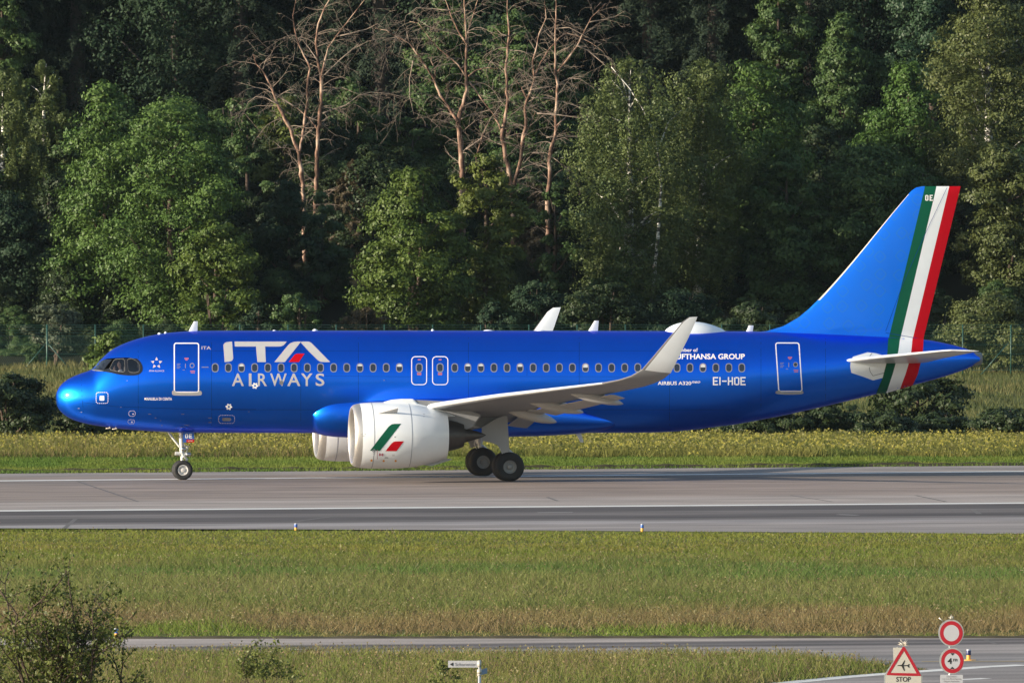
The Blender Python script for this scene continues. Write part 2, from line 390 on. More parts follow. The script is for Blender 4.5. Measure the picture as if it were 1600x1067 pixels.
# cut turf edges: a low soil lip where the grass stands proud of the pavement
M_SOIL = mat('cut_turf_soil', (0.040, 0.034, 0.016), 0.95, vary=0.7, scale=2.2)
def turf_edge(p0, p1, h, label, seed, depth=0.7):
    rng = random.Random(seed); b = MB(); n = 1500; d = p1 - p0; back = Vector((-d.y, d.x, 0)).normalized()
    if back.y < 0: back = -back
    for i in range(n + 1):
        p = p0 + d * (i / n); hh = h * (.9 + .2 * math.sin(i * .061) * math.sin(i * .017 + 1) + .12 * math.sin(i * .19))
        j = .05 * math.sin(i * .083) 
        b.v += [tuple(p + back * (j - .02) + Vector((0, 0, 0.0))), tuple(p + back * (j + .10) + Vector((0, 0, hh))), tuple(p + back * (depth) + Vector((0, 0, hh * .8))), tuple(p + back * (depth + .8))]
    for i in range(n):
        for k in range(3): b.f.append([i * 4 + k, (i + 1) * 4 + k, (i + 1) * 4 + k + 1, i * 4 + k + 1]); b.m.append(0)
    return tag(b.build('ground_edge', M_SOIL, smooth=True), label, kind='structure')
turf_edge(G(-300, 741), G(1900, 725), 0.16, 'raw soil lip along the far runway edge', 1)
turf_edge(G(-300, 998.3), G(1900, 996.6), 0.075, 'raw soil lip along the taxiway edge', 2, 0.3)
# ------------------------------------------------------------------ the airliner
YAW = R(8.2)
AX0, AY0 = -18.25, -17.7 * math.sin(YAW)
_ca, _sa = math.cos(YAW), math.sin(YAW)
plane = empty('airliner', (AX0, AY0, 0), YAW)
tag(plane, 'metallic blue twin engine airliner rolling on the runway with green white red tail stripes', 'airliner')
def to_local(v): 
    x, y = v.x - AX0, v.y - AY0; return Vector((x * _ca + y * _sa, -x * _sa + y * _ca, v.z))
_ol = to_local(CAMP)
def L(px, py, yl):                # point of the aircraft's own space on its plane y = yl
    r = ray(px, py); d = Vector((r.x * _ca + r.y * _sa, -r.x * _sa + r.y * _ca, r.z))
    return _ol + d * ((yl - _ol.y) / d.y)
# fuselage lines
top_px = [(87.5, 620), (89, 612), (96, 600.7), (109, 591), (127.7, 583), (143.5, 577), (152, 568), (160.5, 559), (175, 546.5), (193.4, 537), (217, 528.8), (240.6, 523.3), (267, 519.6), (298, 517.4), (340, 516.8), (1150, 517.5), (1250, 520), (1385, 526.5), (1443, 530.5), (1480, 537), (1505, 543.5), (1521, 549.5), (1529, 556)]
bot_px = [(87.5, 620), (89, 633), (96.2, 644), (109.4, 653.5), (135.6, 662), (162, 666.5), (201, 671), (240.6, 673.8), (280, 675.5), (330, 676), (1000, 675.8), (1037, 675), (1075, 672), (1112, 667.5), (1150, 662.8), (1187, 656), (1225, 648.8), (1262, 640.6), (1300, 632), (1382, 612.4), (1436, 599), (1484, 585.4), (1517, 573), (1529, 566)]
def prof(pxs):
    q = [L(a, b, 0.0) for a, b in pxs]; s0 = q[0].x
    return pchip([math.sqrt(max(0.0, v.x - s0)) for v in q], [v.z for v in q]), s0, q[-1].x
_ft, S0, S1 = prof(top_px); _fb, _, _ = prof(bot_px)
_fw2 = pchip([math.sqrt(s) for s in (0, .1, .3, .6, 1, 1.5, 2, 2.6, 3.2, 4, 5, 6, 7.5, 24, 26, 28, 30, 32, 34, 35.5, 36.6, 37.6)],
             [0, .30, .56, .80, 1.02, 1.23, 1.40, 1.56, 1.69, 1.82, 1.92, 1.965, 1.975, 1.975, 1.95, 1.85, 1.66, 1.38, 1.03, .72, .50, .30])
def sect(s):
    q = math.sqrt(max(0.0, s - S0)); t, b = _ft(q), _fb(q); return _fw2(q), (t + b) / 2, max(1e-4, (t - b) / 2)
def fus_y(s, z, off=0.0):
    hw, zc, r = sect(s); u = (z - zc) / (r + off)
    return -(hw + off) * math.sqrt(max(0.0, 1 - u * u))
class Surf:
    """maps photo pixels onto a surface y(s, z) of the aircraft"""
    def __init__(s, fn, y0): s.fn = fn; s.y0 = y0
    def pt(s, px, py, off=0.006):
        y = s.y0
        for _ in range(6):
            p = L(px, py, y); y2 = s.fn(p.x, p.z, off); y = y + (y2 - y) * 0.85
        p = L(px, py, y); return Vector((p.x, s.fn(p.x, p.z, off), p.z))
FUS = Surf(fus_y, -1.97)
def build_fuselage():
    b = MB(); n = 72; ss = []
    L_ = S1 - S0
    for i in range(70): ss.append(S0 + 7.5 * (i / 70) ** 2)
    ss += [S0 + 7.5 + (24 - 7.5) * i / 34 for i in range(34)]
    ss += [S0 + 24 + (L_ - 24) * i / 50 for i in range(51)]
    tip = None
    for i, s in enumerate(ss):
        hw, zc, r = sect(s)
        if i == 0: b.v.append((s, 0, zc)); continue
        for j in range(n):
            t = 2 * math.pi * j / n
            b.v.append((s, -hw * math.sin(t), zc + r * math.cos(t)))
    k = len(ss) - 1
    for j in range(n): b.f.append([0, 1 + j, 1 + (j + 1) % n]); b.m.append(0)
    for i in range(k - 1):
        for j in range(n):
            b.f.append([1 + i * n + j, 1 + (i + 1) * n + j, 1 + (i + 1) * n + (j + 1) % n, 1 + i * n + (j + 1) % n]); b.m.append(0)
    b.f.append([1 + (k - 1) * n + j for j in reversed(range(n))]); b.m.append(0)
    return b.build('fuselage', [M_BLUE, M_INT], plane)
fus = build_fuselage()

def z1(x, y): return (70 + x / 3.81, 480 + y / 3.81)      # enlargements the outlines were measured in
def z2(x, y): return (320 + x / 5.0, 500 + y / 5.0)
def z3(x, y): return (480 + x / 4.444, 600 + y / 4.444)
def z4(x, y): return (640 + x / 3.077, 460 + y / 3.077)
def z5(x, y): return (1000 + x / 5.333, 480 + y / 5.333)
def z6(x, y): return (1180 + x / 2.963, 280 + y / 2.963)
def rounded(pts, k=2):            # corner-cutting smoothing of a closed outline
    for _ in range(k):
        q = []
        for i in range(len(pts)):
            a, b = pts[i], pts[(i + 1) % len(pts)]
            q += [(a[0] * .75 + b[0] * .25, a[1] * .75 + b[1] * .25), (a[0] * .25 + b[0] * .75, a[1] * .25 + b[1] * .75)]
        pts = q
    return pts
def rrect(cx, cy, w, h, r, n=5, sk=0.0):
    pts = []
    for sx, sy, a0 in ((1, -1, -90), (1, 1, 0), (-1, 1, 90), (-1, -1, 180)):
        for i in range(n + 1):
            a = R(a0 + 90 * i / n); pts.append((cx + sx * (w / 2 - r) + r * math.cos(a), cy + sy * (h / 2 - r) + r * math.sin(a)))
    return [(x + sk * (y - cy) / h, y) for x, y in pts]
def flat_bm(bm, step):
    """cut a flat pixel-space mesh so that it can follow a curved surface"""
    ys = [v.co.y for v in bm.verts]; xs = [v.co.x for v in bm.verts]
    for lo, hi, no in ((min(ys), max(ys), (0, 1, 0)), (min(xs), max(xs), (1, 0, 0))):
        k = int((hi - lo) / step)
        for i in range(1, k + 1):
            c = lo + (hi - lo) * i / (k + 1)
            bmesh.ops.bisect_plane(bm, geom=bm.verts[:] + bm.edges[:] + bm.faces[:], plane_co=(c, c, 0), plane_no=no)
def onto(bm, name, surf, m, parent, off, step=7, label=None):
    flat_bm(bm, step)
    for v in bm.verts: v.co = surf.pt(v.co.x, v.co.y, off)
    bmesh.ops.recalc_face_normals(bm, faces=bm.faces)
    s = sum((f.normal.y * f.calc_area() for f in bm.faces), 0.0)
    if s > 0: bmesh.ops.reverse_faces(bm, faces=bm.faces)
    me = bpy.data.meshes.new(name); bm.to_mesh(me); bm.free(); me.materials.append(m)
    me.polygons.foreach_set('use_smooth', [True] * len(me.polygons))
    o = link(name, me, parent)
    if label: o['label'] = label
    return o
def patch(name, surf, polys, m, parent, off=0.006, step=7, label=None):
    bm = bmesh.new()
    for poly in polys:
        vs = [bm.verts.new((x, y, 0)) for x, y in poly]
        es = [bm.edges.new((vs[i], vs[(i + 1) % len(vs)])) for i in range(len(vs))]
        bmesh.ops.triangle_fill(bm, use_beauty=True, use_dissolve=False, edges=es)
    return onto(bm, name, surf, m, parent, off, step, label)
def holed(name, surf, outer, holes, m, parent, off=0.006, step=7, label=None):
    bm = bmesh.new(); es = []
    for lp in [outer] + holes:
        vs = [bm.verts.new((x, y, 0)) for x, y in lp]
        es += [bm.edges.new((vs[i], vs[(i + 1) % len(vs)])) for i in range(len(vs))]
    bmesh.ops.triangle_fill(bm, use_beauty=True, use_dissolve=False, edges=es)
    return onto(bm, name, surf, m, parent, off, step, label)
def ring_bm(bm, outer, inner):
    n = len(outer); a = [bm.verts.new((x, y, 0)) for x, y in outer]; b = [bm.verts.new((x, y, 0)) for x, y in inner]
    for i in range(n): bm.faces.new((a[i], a[(i + 1) % n], b[(i + 1) % n], b[i]))
def ring(name, surf, outer, inner, m, parent, off=0.008, label=None):
    bm = bmesh.new(); ring_bm(bm, outer, inner)
    return onto(bm, name, surf, m, parent, off, 9, label)
_text_cache = {}
def text_mesh(txt, bold=0.0):
    cu = bpy.data.curves.new('lettering', 'FONT'); cu.body = txt; cu.size = 1.0; cu.offset = bold; cu.resolution_u = 4
    o = bpy.data.objects.new('lettering', cu); COL.objects.link(o)
    dg = bpy.context.evaluated_depsgraph_get()
    me = bpy.data.meshes.new_from_object(o.evaluated_get(dg))
    bpy.data.objects.remove(o); bpy.data.curves.remove(cu)
    return me
def text_into(bm, txt, x0, y0, x1, y1, bold=0.0, shear=0.0):
    me = text_mesh(txt, bold); n = len(me.vertices)
    co = np.zeros(n * 3); me.vertices.foreach_get('co', co); co = co.reshape(-1, 3)
    lo, hi = co.min(0), co.max(0)
    vs = []
    for c in co:
        u = (c[0] - lo[0]) / max(1e-6, hi[0] - lo[0]); v = (c[1] - lo[1]) / max(1e-6, hi[1] - lo[1])
        vs.append(bm.verts.new((x0 + (x1 - x0) * u + shear * v, y1 + (y0 - y1) * v, 0)))
    for f in me.polygons:
        try: bm.faces.new([vs[i] for i in f.vertices])
        except ValueError: pass
    bpy.data.meshes.remove(me)
def lettering(surf, items, m, parent, off=0.007, name='lettering', step=7, label=None):
    bm = bmesh.new()
    for it in items: text_into(bm, *it)
    bmesh.ops.remove_doubles(bm, verts=bm.verts, dist=1e-5)
    return onto(bm, name, surf, m, parent, off, step, label)

# cockpit: a hollow behind the windscreen, a black surround, glass panes
mask = rounded([z1(272, 380), z1(340, 303), z1(400, 296), z1(520, 291), z1(562, 313), z1(584, 350), z1(582, 382), z1(560, 402), z1(520, 407), z1(450, 403), z1(400, 391), z1(350, 382)], 2)
pane_f = [z1(288, 371), z1(349, 313), z1(402, 309), z1(372, 343), z1(352, 371)]
pane_1 = rounded([z1(380, 371), z1(397, 340), z1(413, 309), z1(442, 306), z1(474, 305), z1(476, 345), z1(479, 388), z1(430, 383)], 1)
pane_2 = rounded([z1(490, 306), z1(520, 303), z1(553, 324), z1(568, 350), z1(564, 378), z1(550, 390), z1(497, 389), z1(493, 345)], 1)
def cockpit():
    cx = sum(p[0] for p in mask) / len(mask); cy = sum(p[1] for p in mask) / len(mask)
    inner = [(cx + (x - cx) * .93, cy + (y - cy) * .90) for x, y in mask]
    bm = bmesh.new()
    a = [FUS.pt(x, y, 0.0) for x, y in inner]
    out = [bm.verts.new((p.x, min(p.y, 0) - .5, p.z)) for p in a]; inn = [bm.verts.new((p.x, 0.25, p.z)) for p in a]
    n = len(a)
    bm.faces.new(out); bm.faces.new(list(reversed(inn)))
    for i in range(n): bm.faces.new((out[i], inn[i], inn[(i + 1) % n], out[(i + 1) % n]))
    bmesh.ops.recalc_face_normals(bm, faces=bm.faces)
    me = bpy.data.meshes.new('cutter'); bm.to_mesh(me); bm.free()
    me.materials.append(M_BLUE); me.materials.append(M_INT)
    me.polygons.foreach_set('material_index', [1] * len(me.polygons))
    cut = link('cutter', me, plane)
    md = fus.modifiers.new('cut', 'BOOLEAN'); md.object = cut; md.operation = 'DIFFERENCE'; md.solver = 'EXACT'
    bpy.context.view_layer.update()
    dg = bpy.context.evaluated_depsgraph_get()
    new = bpy.data.meshes.new_from_object(fus.evaluated_get(dg))
    fus.modifiers.clear(); fus.data = new; new.name = 'fuselage'
    bpy.data.objects.remove(cut)
    new.set_sharp_from_angle(angle=R(35))
    holed('window_surround', FUS, mask, [pane_f, pane_1, pane_2], M_GLOSSBLACK, fus, 0.010, 5)
    for pn in (pane_f, pane_1, pane_2):
        patch('windscreen_pane', FUS, [pn], M_GLASSF if pn is pane_f else M_GLASS, plane, 0.004, 6)
        px_, py_ = sum(q[0] for q in pn) / len(pn), sum(q[1] for q in pn) / len(pn)
        ring('pane_trim', FUS, pn, [(px_ + (x - px_) * .965, py_ + (y - py_) * .94) for x, y in pn], M_TRIM, plane, 0.007)
cockpit()
# cabin windows
win_x = [336.2 + 20.56 * i for i in range(15)] + [710.5 + 20.43 * i for i in range(18)] + [1078, 1098.3, 1118.5, 1138.8, 1159]
wr = random.Random(4)
for i, x in enumerate(win_x):
    o = ring('window', FUS, rrect(x, 574.5, 10.6, 14.2, 4.8), rrect(x, 574.5, 7.9, 11.4, 3.7), M_FRAME, plane, 0.009)
    patch('pane', FUS, [rrect(x, 574.5, 8.2, 11.8, 3.8)], M_PANE, o, 0.005)
    if i in (2, 11, 14, 16, 17, 20, 25, 34):
        h = wr.uniform(3.0, 5.5)
        patch('window_shade', FUS, [[(x - 3.6, 570), (x - 2.2, 568.9), (x + 2.2, 568.9), (x + 3.6, 570), (x + 3.6, 568.8 + h), (x - 3.6, 568.8 + h)]], M_SHADE, o, 0.007)
# doors
def door(x, y, w, h, sk, r, line, wx, wy, sill):
    d = patch('door', FUS, [rrect(x, y, w - line, h - line, r, 6, sk)], M_BLUE, plane, 0.004)
    ring('door_outline', FUS, rrect(x, y, w, h, r, 6, sk), rrect(x, y, w - 2 * line, h - 2 * line, max(.5, r - line), 6, sk), M_LETTER, d, 0.008)
    if sill:
        patch('sill', FUS, [rounded(sill, 2)], M_MIDGREY, d, 0.010)
        ring('porthole', FUS, rrect(wx, wy, 7.4, 7.8, 3.6), rrect(wx, wy, 5.0, 5.4, 2.4), M_FRAME, d, 0.009)
        patch('pane', FUS, [rrect(wx, wy, 5.2, 5.6, 2.6)], M_PANE, d, 0.007)
        bm = bmesh.new()
        for a, b_, c, dd in ((wx - 12, wy - 12, wx - 5.5, wy - 10), (wx - 10.5, wy - 9.4, wx - 7, wy - 8), (wx - 3, wy + 8, wx + 4.5, wy + 9.6), (wx - 2, wy + 10.6, wx + 4, wy + 12)):
            vs = [bm.verts.new(q) for q in ((a, b_, 0), (c, b_, 0), (c, dd, 0), (a, dd, 0))]; bm.faces.new(vs)
            onto(bm, 'warning_text', FUS, M_TAGRED, d, 0.008); bm = bmesh.new()
        for k in range(4):
            a = wx - 24; b_ = wy - 3 + k * 2.3; ln = 6 - (k % 2) * 1.5
            vs = [bm.verts.new(q) for q in ((a, b_, 0), (a + ln, b_, 0), (a + ln, b_ + .7, 0), (a, b_ + .7, 0))]; bm.faces.new(vs)
        for a, b_, c, dd in ((wx - 11, wy - 3, wx - 10, wy + 4), (wx - 15, wy + 6.5, wx - 11.5, wy + 7.3)):
            vs = [bm.verts.new(q) for q in ((a, b_, 0), (c, b_, 0), (c, dd, 0), (a, dd, 0))]; bm.faces.new(vs)
        onto(bm, 'instruction_text', FUS, M_FRAME, d, 0.008)
    else:
        ring('porthole', FUS, rrect(wx, wy, 11.0, 14.2, 4.8), rrect(wx, wy, 8.0, 11.4, 3.6), M_FRAME, d, 0.011)
        patch('pane', FUS, [rrect(wx, wy, 8.2, 11.6, 3.7)], M_PANE, d, 0.009)
        bm = bmesh.new()
        for a, b_, c, dd in ((wx - 2.2, wy - 13.5, wx + 2.2, wy - 11.6), (wx - 3.2, wy + 7.6, wx + 3.2, wy + 11.5)):
            vs = [bm.verts.new(q) for q in ((a, b_, 0), (c, b_, 0), (c, dd, 0), (a, dd, 0))]; bm.faces.new(vs)
            onto(bm, 'warning_text', FUS, M_TAGRED, d, 0.008); bm = bmesh.new()
        bm.free()
door(291.3, 574.4, 39.6, 78, 0.0, 4.0, 1.65, 300.2, 571, [z1(756, 497), z1(775, 495), z1(775, 508), z1(915, 508), z1(918, 495), z1(935, 500), z1(935, 522), z1(915, 526), z1(775, 526), z1(757, 520)])
door(1232.6, 573.5, 38, 77, 5.0, 4.2, 1.6, 1243, 569.5, [z5(1128, 697), z5(1165, 693), z5(1175, 708), z5(1340, 708), z5(1345, 693), z5(1362, 700), z5(1362, 728), z5(1130, 728)])
door(654.9, 579, 24.6, 45, 0.0, 6.5, 1.25, 655, 574.5, None)
door(687.8, 579, 25.2, 45, 0.0, 6.5, 1.25, 687.6, 574.5, None)
# titles
def zz(fn, pts): return [fn(*p) for p in pts]
I_ = zz(z2, [(145,196),(149,186),(158,177),(172,172),(213,168),(217,230),(222,298),(219,308),(210,318),(196,324),(155,328),(150,262)])
T_ = zz(z2, [(232,168),(640,168),(628,184),(616,196),(600,204),(580,207),(472,207),(474,268),(477,328),(411,328),(405,268),(400,207),(235,207)])
AL = zz(z2, [(543,328),(600,258),(650,197),(668,181),(690,172),(720,168),(752,168),(690,247),(625,328)])
AR = zz(z2, [(750,176),(757,168),(800,168),(818,170),(832,178),(905,252),(980,328),(920,328),(900,325),(884,314),(820,252)])
AD = zz(z2, [(655,328),(680,297),(700,272),(712,265),(725,262),(780,262),(757,295),(735,328)])
patch('title_logo', FUS, [I_, T_, AL, AR], M_SILVER, fus, 0.007)
patch('title_logo', FUS, [AD], M_RED, fus, 0.009, label='red slanted bar inside the last letter')
aw = []
for ch, a, b_ in (('A',212,305),('I',344,365),('R',415,486),('W',510,640),('A',645,746),('Y',752,841),('S',866,934)):
    p, q = z2(a, 417), z2(b_, 515); aw.append((ch, p[0], p[1], q[0], q[1], 0.012))
lettering(FUS, aw, M_SILVER, fus)
lettering(FUS, [('ITA', 315, 541, 329.5, 546, .01)], M_SILVER, fus)
lettering(FUS, [('MANUELA DI CENTA', 226, 621, 268.7, 625.3, .012)], M_LETTER, fus)
lettering(FUS, [('STAR ALLIANCE', 233, 578.2, 256.5, 580.6, .01)], M_SILVER, fus)
lettering(FUS, [('Member of', 1052.5, 544, 1090.4, 549.6, .008)], M_LETTER, fus)
lettering(FUS, [('LUFTHANSA GROUP', 1050.5, 552.7, 1163.7, 561.2, .022)], M_LETTER, fus)
lettering(FUS, [('AIRBUS A320', 1027.7, 595.8, 1080, 601.4, .018)], M_LETTER, fus)
lettering(FUS, [('neo', 1080.5, 595.4, 1093.4, 598.6, .01, 1.5)], M_LETTER, fus)
# registration in squared stroke letters
def strokes(txt, x0, y0, x1, y1, lw, gap):
    polys = []; n = len(txt); ws = {'I': .28, '-': .95}; tot = sum(ws.get(c, 1.0) for c in txt); unit = (x1 - x0 - gap * (n - 1)) / tot
    def bar(a, b_, c, d): polys.append([(a, b_), (c, b_), (c, d), (a, d)])
    x = x0; ym = (y0 + y1) / 2
    for ch in txt:
        w = unit * ws.get(ch, 1.0); a, b_ = x, x + w
        if ch == 'E':
            bar(a, y0, a + lw, y1); bar(a + lw, y0, b_, y0 + lw); bar(a + lw, ym - lw / 2, b_ - lw * .6, ym + lw / 2); bar(a + lw, y1 - lw, b_, y1)
        elif ch == 'I':
            c = (a + b_) / 2; bar(c - lw / 2, y0, c + lw / 2, y1)
        elif ch == '-': bar(a + .3, ym - lw / 2, b_ - .3, ym + lw / 2)
        elif ch == 'H':
            bar(a, y0, a + lw, y1); bar(b_ - lw, y0, b_, y1); bar(a + lw, ym - lw / 2, b_ - lw, ym + lw / 2)
        elif ch == 'O':
            k = lw * .75
            polys.append([(a, y0 + k), (a + k, y0), (a + k * 1.5, y0 + lw), (a + lw, y0 + k * 1.5), (a + lw, y1 - k * 1.5), (a + k * 1.5, y1 - lw), (a + k, y1), (a, y1 - k)])
            polys.append([(b_, y0 + k), (b_, y1 - k), (b_ - k, y1), (b_ - k * 1.5, y1 - lw), (b_ - lw, y1 - k * 1.5), (b_ - lw, y0 + k * 1.5), (b_ - k * 1.5, y0 + lw), (b_ - k, y0)])
            bar(a + k * 1.5, y0, b_ - k * 1.5, y0 + lw); bar(a + k * 1.5, y1 - lw, b_ - k * 1.5, y1)
        x += w + gap
    return polys
patch('lettering', FUS, strokes('EI-HOE', 1114, 589, 1165, 601.7, 1.9, 1.8), M_LETTER, fus, 0.007)
# five-triangle ring emblem, cog shaped plates, dashed service outlines
star = []
for k in range(5):
    a = R(-90 + 72 * k); cx, cy = 244.6, 567.2
    P = lambda rr, aa: (cx + rr * math.cos(aa), cy + rr * math.sin(aa))
    star.append([P(9.6, a), P(5.0, a + R(27)), P(5.0, a - R(27))])
patch('emblem', FUS, star, M_SILVER, fus, 0.007)
def cog(cx, cy, r, m):
    o_, i_ = [], []
    for k in range(24):
        a = R(15 * k); rr = r * (1.0 if (k // 2) % 2 == 0 else .72); o_.append((cx + rr * math.cos(a), cy + rr * math.sin(a))); i_.append((cx + r * .3 * math.cos(a), cy + r * .3 * math.sin(a)))
    ring('service_marking', FUS, o_, i_, m, fus, 0.008)
cog(357.6, 635.4, 5.2, M_LETTER); cog(398.4, 602.6, 5.2, M_LETTER)
patch('drain_plate', FUS, [rrect(439.6, 598, 6.4, 6.4, 3)], M_DGREY, fus, 0.010)
def dashed(poly, w, n, m=M_LETTER):
    out = []; ln = [0.0]
    for i in range(len(poly)):
        a, b_ = poly[i], poly[(i + 1) % len(poly)]; ln.append(ln[-1] + math.dist(a, b_))
    def at(t):
        t %= ln[-1]
        for i in range(len(poly)):
            if ln[i + 1] >= t:
                a, b_ = poly[i], poly[(i + 1) % len(poly)]; u = (t - ln[i]) / max(1e-6, ln[i + 1] - ln[i]); return (a[0] + (b_[0] - a[0]) * u, a[1] + (b_[1] - a[1]) * u)
    for k in range(n):
        a = at(ln[-1] * k / n); b_ = at(ln[-1] * (k + .55) / n); dx, dy = b_[0] - a[0], b_[1] - a[1]; q = math.hypot(dx, dy) or 1; nx, ny = -dy / q * w / 2, dx / q * w / 2
        out.append([(a[0] + nx, a[1] + ny), (b_[0] + nx, b_[1] + ny), (b_[0] - nx, b_[1] - ny), (a[0] - nx, a[1] - ny)])
    patch('service_marking', FUS, out, m, fus, 0.007)
dashed(rrect(159.5, 621.5, 18.6, 17, 3), .9, 22); patch('static_plate', FUS, [rrect(159.3, 622, 7, 7.2, .8)], M_LETTER, fus, 0.009)
dashed(rrect(206.3, 646, 10.5, 8.6, 4), .8, 16); dashed(rrect(205, 658.7, 10.5, 6.4, 3), .8, 14)
patch('static_plate', FUS, [rrect(208, 646.6, 2.6, 1.3, .4), rrect(206, 659.2, 2.4, 2, .6)], M_LETTER, fus, 0.009)
dashed(rrect(354, 655, 25, 12.5, 4), .8, 26); patch('service_panel', FUS, [rrect(354, 655.2, 14, 5.2, 2.4)], M_FRAME, fus, 0.009)
bits = [(123, 638, 3, .8), (127, 643.8, 2, 1.2), (198.6, 594.6, 1.3, 1.3), (189, 636, 2, .6), (234, 647, 4.5, .6), (285.5, 647, 4.5, .6), (243, 653, 2.6, .8), (251, 657, 2, .8), (253, 664.5, 1.6, 1.4), (328, 652.8, 5, .8), (328, 660, 5, .8), (389, 643, 1.5, 1), (600, 594, 1.4, 1.4), (292, 664.4, 8, .5), (285, 667.4, 8, .5), (320.5, 573.6, 11, 1.2)]
patch('service_marking', FUS, [rrect(a, b_, c, d, min(c, d) * .3, 2) for a, b_, c, d in bits], M_FRAME, fus, 0.007)
# panel seams
def seam(pts, w=0.55, surf=FUS, parent=None, off=0.003):
    polys = []
    for i in range(len(pts) - 1):
        a, b_ = pts[i], pts[i + 1]; dx, dy = b_[0] - a[0], b_[1] - a[1]; q = math.hypot(dx, dy); nx, ny = -dy / q * w / 2, dx / q * w / 2
        polys.append([(a[0] + nx, a[1] + ny), (b_[0] + nx, b_[1] + ny), (b_[0] - nx, b_[1] - ny), (a[0] - nx, a[1] - ny)])
    return patch('panel_seam', surf, polys, M_SEAM_B if parent is None else M_SEAM, parent or fus, off, 9)
M_SEAM_B = paint_blue('blue_seam', (0.003, 0.035, 0.28), 0.5, 0.4)
seam([(128, 585), (127.5, 610), (129, 630), (133, 660)], .5)
seam([(129, 628.5), (180, 635), (280, 638.6), (400, 639.5)], .45)
seam([(430, 586.5), (640, 588.5), (760, 588), (1000, 588.5)], .35)
seam([(366.5, 578), (367, 590)], .4); seam([(823.4, 575), (823.5, 587)], .4)

for x in (216, 330.5, 470, 560, 732, 905, 1046, 1189, 1290):
    yt = 519 + max(0, 258 - x) * .28 + max(0, x - 1250) * .03; yb_ = min(673, 673 - max(0, x - 1040) * .155)
    seam([(x, yt + (yb_ - yt) * k / 8) for k in range(9)], .42)
for y in (548, 640):
    seam([(330 + 90 * k, y) for k in range(10)], .34)
# belly fairing round the wing root
def fair_dim(s):
    a, e = 10.15, 22.75
    u = (s - a) / (e - a)
    k = smooth(min(1, u / .22)) ** .55 if u < .22 else (1.0 if u < .62 else (1 - ((u - .62) / .38) ** 2.1))
    return max(0.0, k)
FA, FE = 10.15, 22.75
def build_fairing():
    b = MB(); n = 48; N = 64
    for i in range(N + 1):
        u = i / N; s = FA + (FE - FA) * (u ** 1.15)
        k = max(0.004, (1 - (1 - min(1, u / .20)) ** 2.2) ** .5 if u < .20 else 1.0)
        if u > .55: k = max(0.004, 1 - ((u - .55) / .45) ** 1.9)
        hw = 1.60 + .52 * k if k > .02 else 1.6; hw = 1.52 + .34 * (1 - (1 - min(1, u / .11)) ** 2) + .23 * smooth(u / .5) if u <= .55 else 0.9 + 1.23 * k ** .6
        zc = 2.62; hu = 1.16 * k ** .8; hd = .95 * k ** .45
        if u > .55: zc = 2.62 - .35 * (1 - k); hd = .95 * k ** .5
        for j in range(n):
            t = 2 * math.pi * j / n; c, sn = math.cos(t), math.sin(t); e = .78
            y = hw * math.copysign(abs(sn) ** e, sn); z = zc + (hu if c > 0 else hd) * math.copysign(abs(c) ** e, c)
            b.v.append((s, y, z))
    for i in range(N):
        for j in range(n): b.f.append([i * n + j, i * n + (j + 1) % n, (i + 1) * n + (j + 1) % n, (i + 1) * n + j]); b.m.append(0)
    b.f.append(list(range(n))); b.m.append(0); b.f.append([N * n + j for j in range(n)]); b.m.append(0)
    return b.build('belly_fairing', M_BLUE, plane)
build_fairing()

# lifting surfaces
AIR_U = [(0, 0), (.012, .22), (.05, .46), (.12, .72), (.25, .95), (.38, 1.0), (.55, .88), (.75, .55), (.9, .24), (1, .03)]
AIR_L = [(.012, .20), (.04, .34), (.10, .40), (.25, .46), (.5, .46), (.75, .32), (.9, .15)]
def loft(secs, name, mats, parent, mirror=False, matfn=None, under=None):
    """secs: (leading edge point, trailing edge point, thickness/chord)"""
    b = MB(); k = len(secs); prof_ = AIR_U + [(x, -t) for x, t in reversed(AIR_L)]; n = len(prof_)
    mids = [(Vector(a) + Vector(c)) / 2 for a, c, _ in secs]
    for i, (a, c, t) in enumerate(secs):
        a, c = Vector(a), Vector(c); ch = c - a; sp = mids[min(i + 1, k - 1)] - mids[max(i - 1, 0)]
        nn = sp.cross(ch).normalized()
        if abs(nn.z) > .3 and nn.z < 0: nn = -nn
        elif abs(nn.z) <= .3 and nn.y > 0: nn = -nn
        if i and nn.dot(pn) < 0: nn = -nn
        pn = nn
        for x, h in prof_:
            p = a + ch * x + nn * (h * t * ch.length / 2)
            b.v.append((p.x, -p.y if mirror else p.y, p.z))
    for i in range(k - 1):
        for j in range(n):
            b.f.append([i * n + j, i * n + (j + 1) % n, (i + 1) * n + (j + 1) % n, (i + 1) * n + j])
            b.m.append(matfn(i, j, n) if matfn else 0)
    b.f.append(list(range(n))); b.m.append(0); b.f.append([(k - 1) * n + j for j in range(n)]); b.m.append(0)
    return b.build(name, mats, parent, True, 40)
def P3(px, py, y): v = L(px, py, y); return Vector((v.x, y, v.z))
le = [Vector((11.75, -1.2, 2.42)), P3(690, 630.5, -6.8), P3(770, 618.5, -9.6), P3(867, 607, -13.0), P3(940, 598.5, -15.4)]
te = [Vector((18.2, -1.2, 2.20)), Vector((18.55, -6.8, 2.98)), Vector((19.45, -9.6, 3.30)), Vector((20.6, -13.0, 3.68)), Vector((21.4, -15.4, 3.97))]
tc_ = [.14, .12, .115, .11, .105]
wing_secs = list(zip(le, te, tc_))
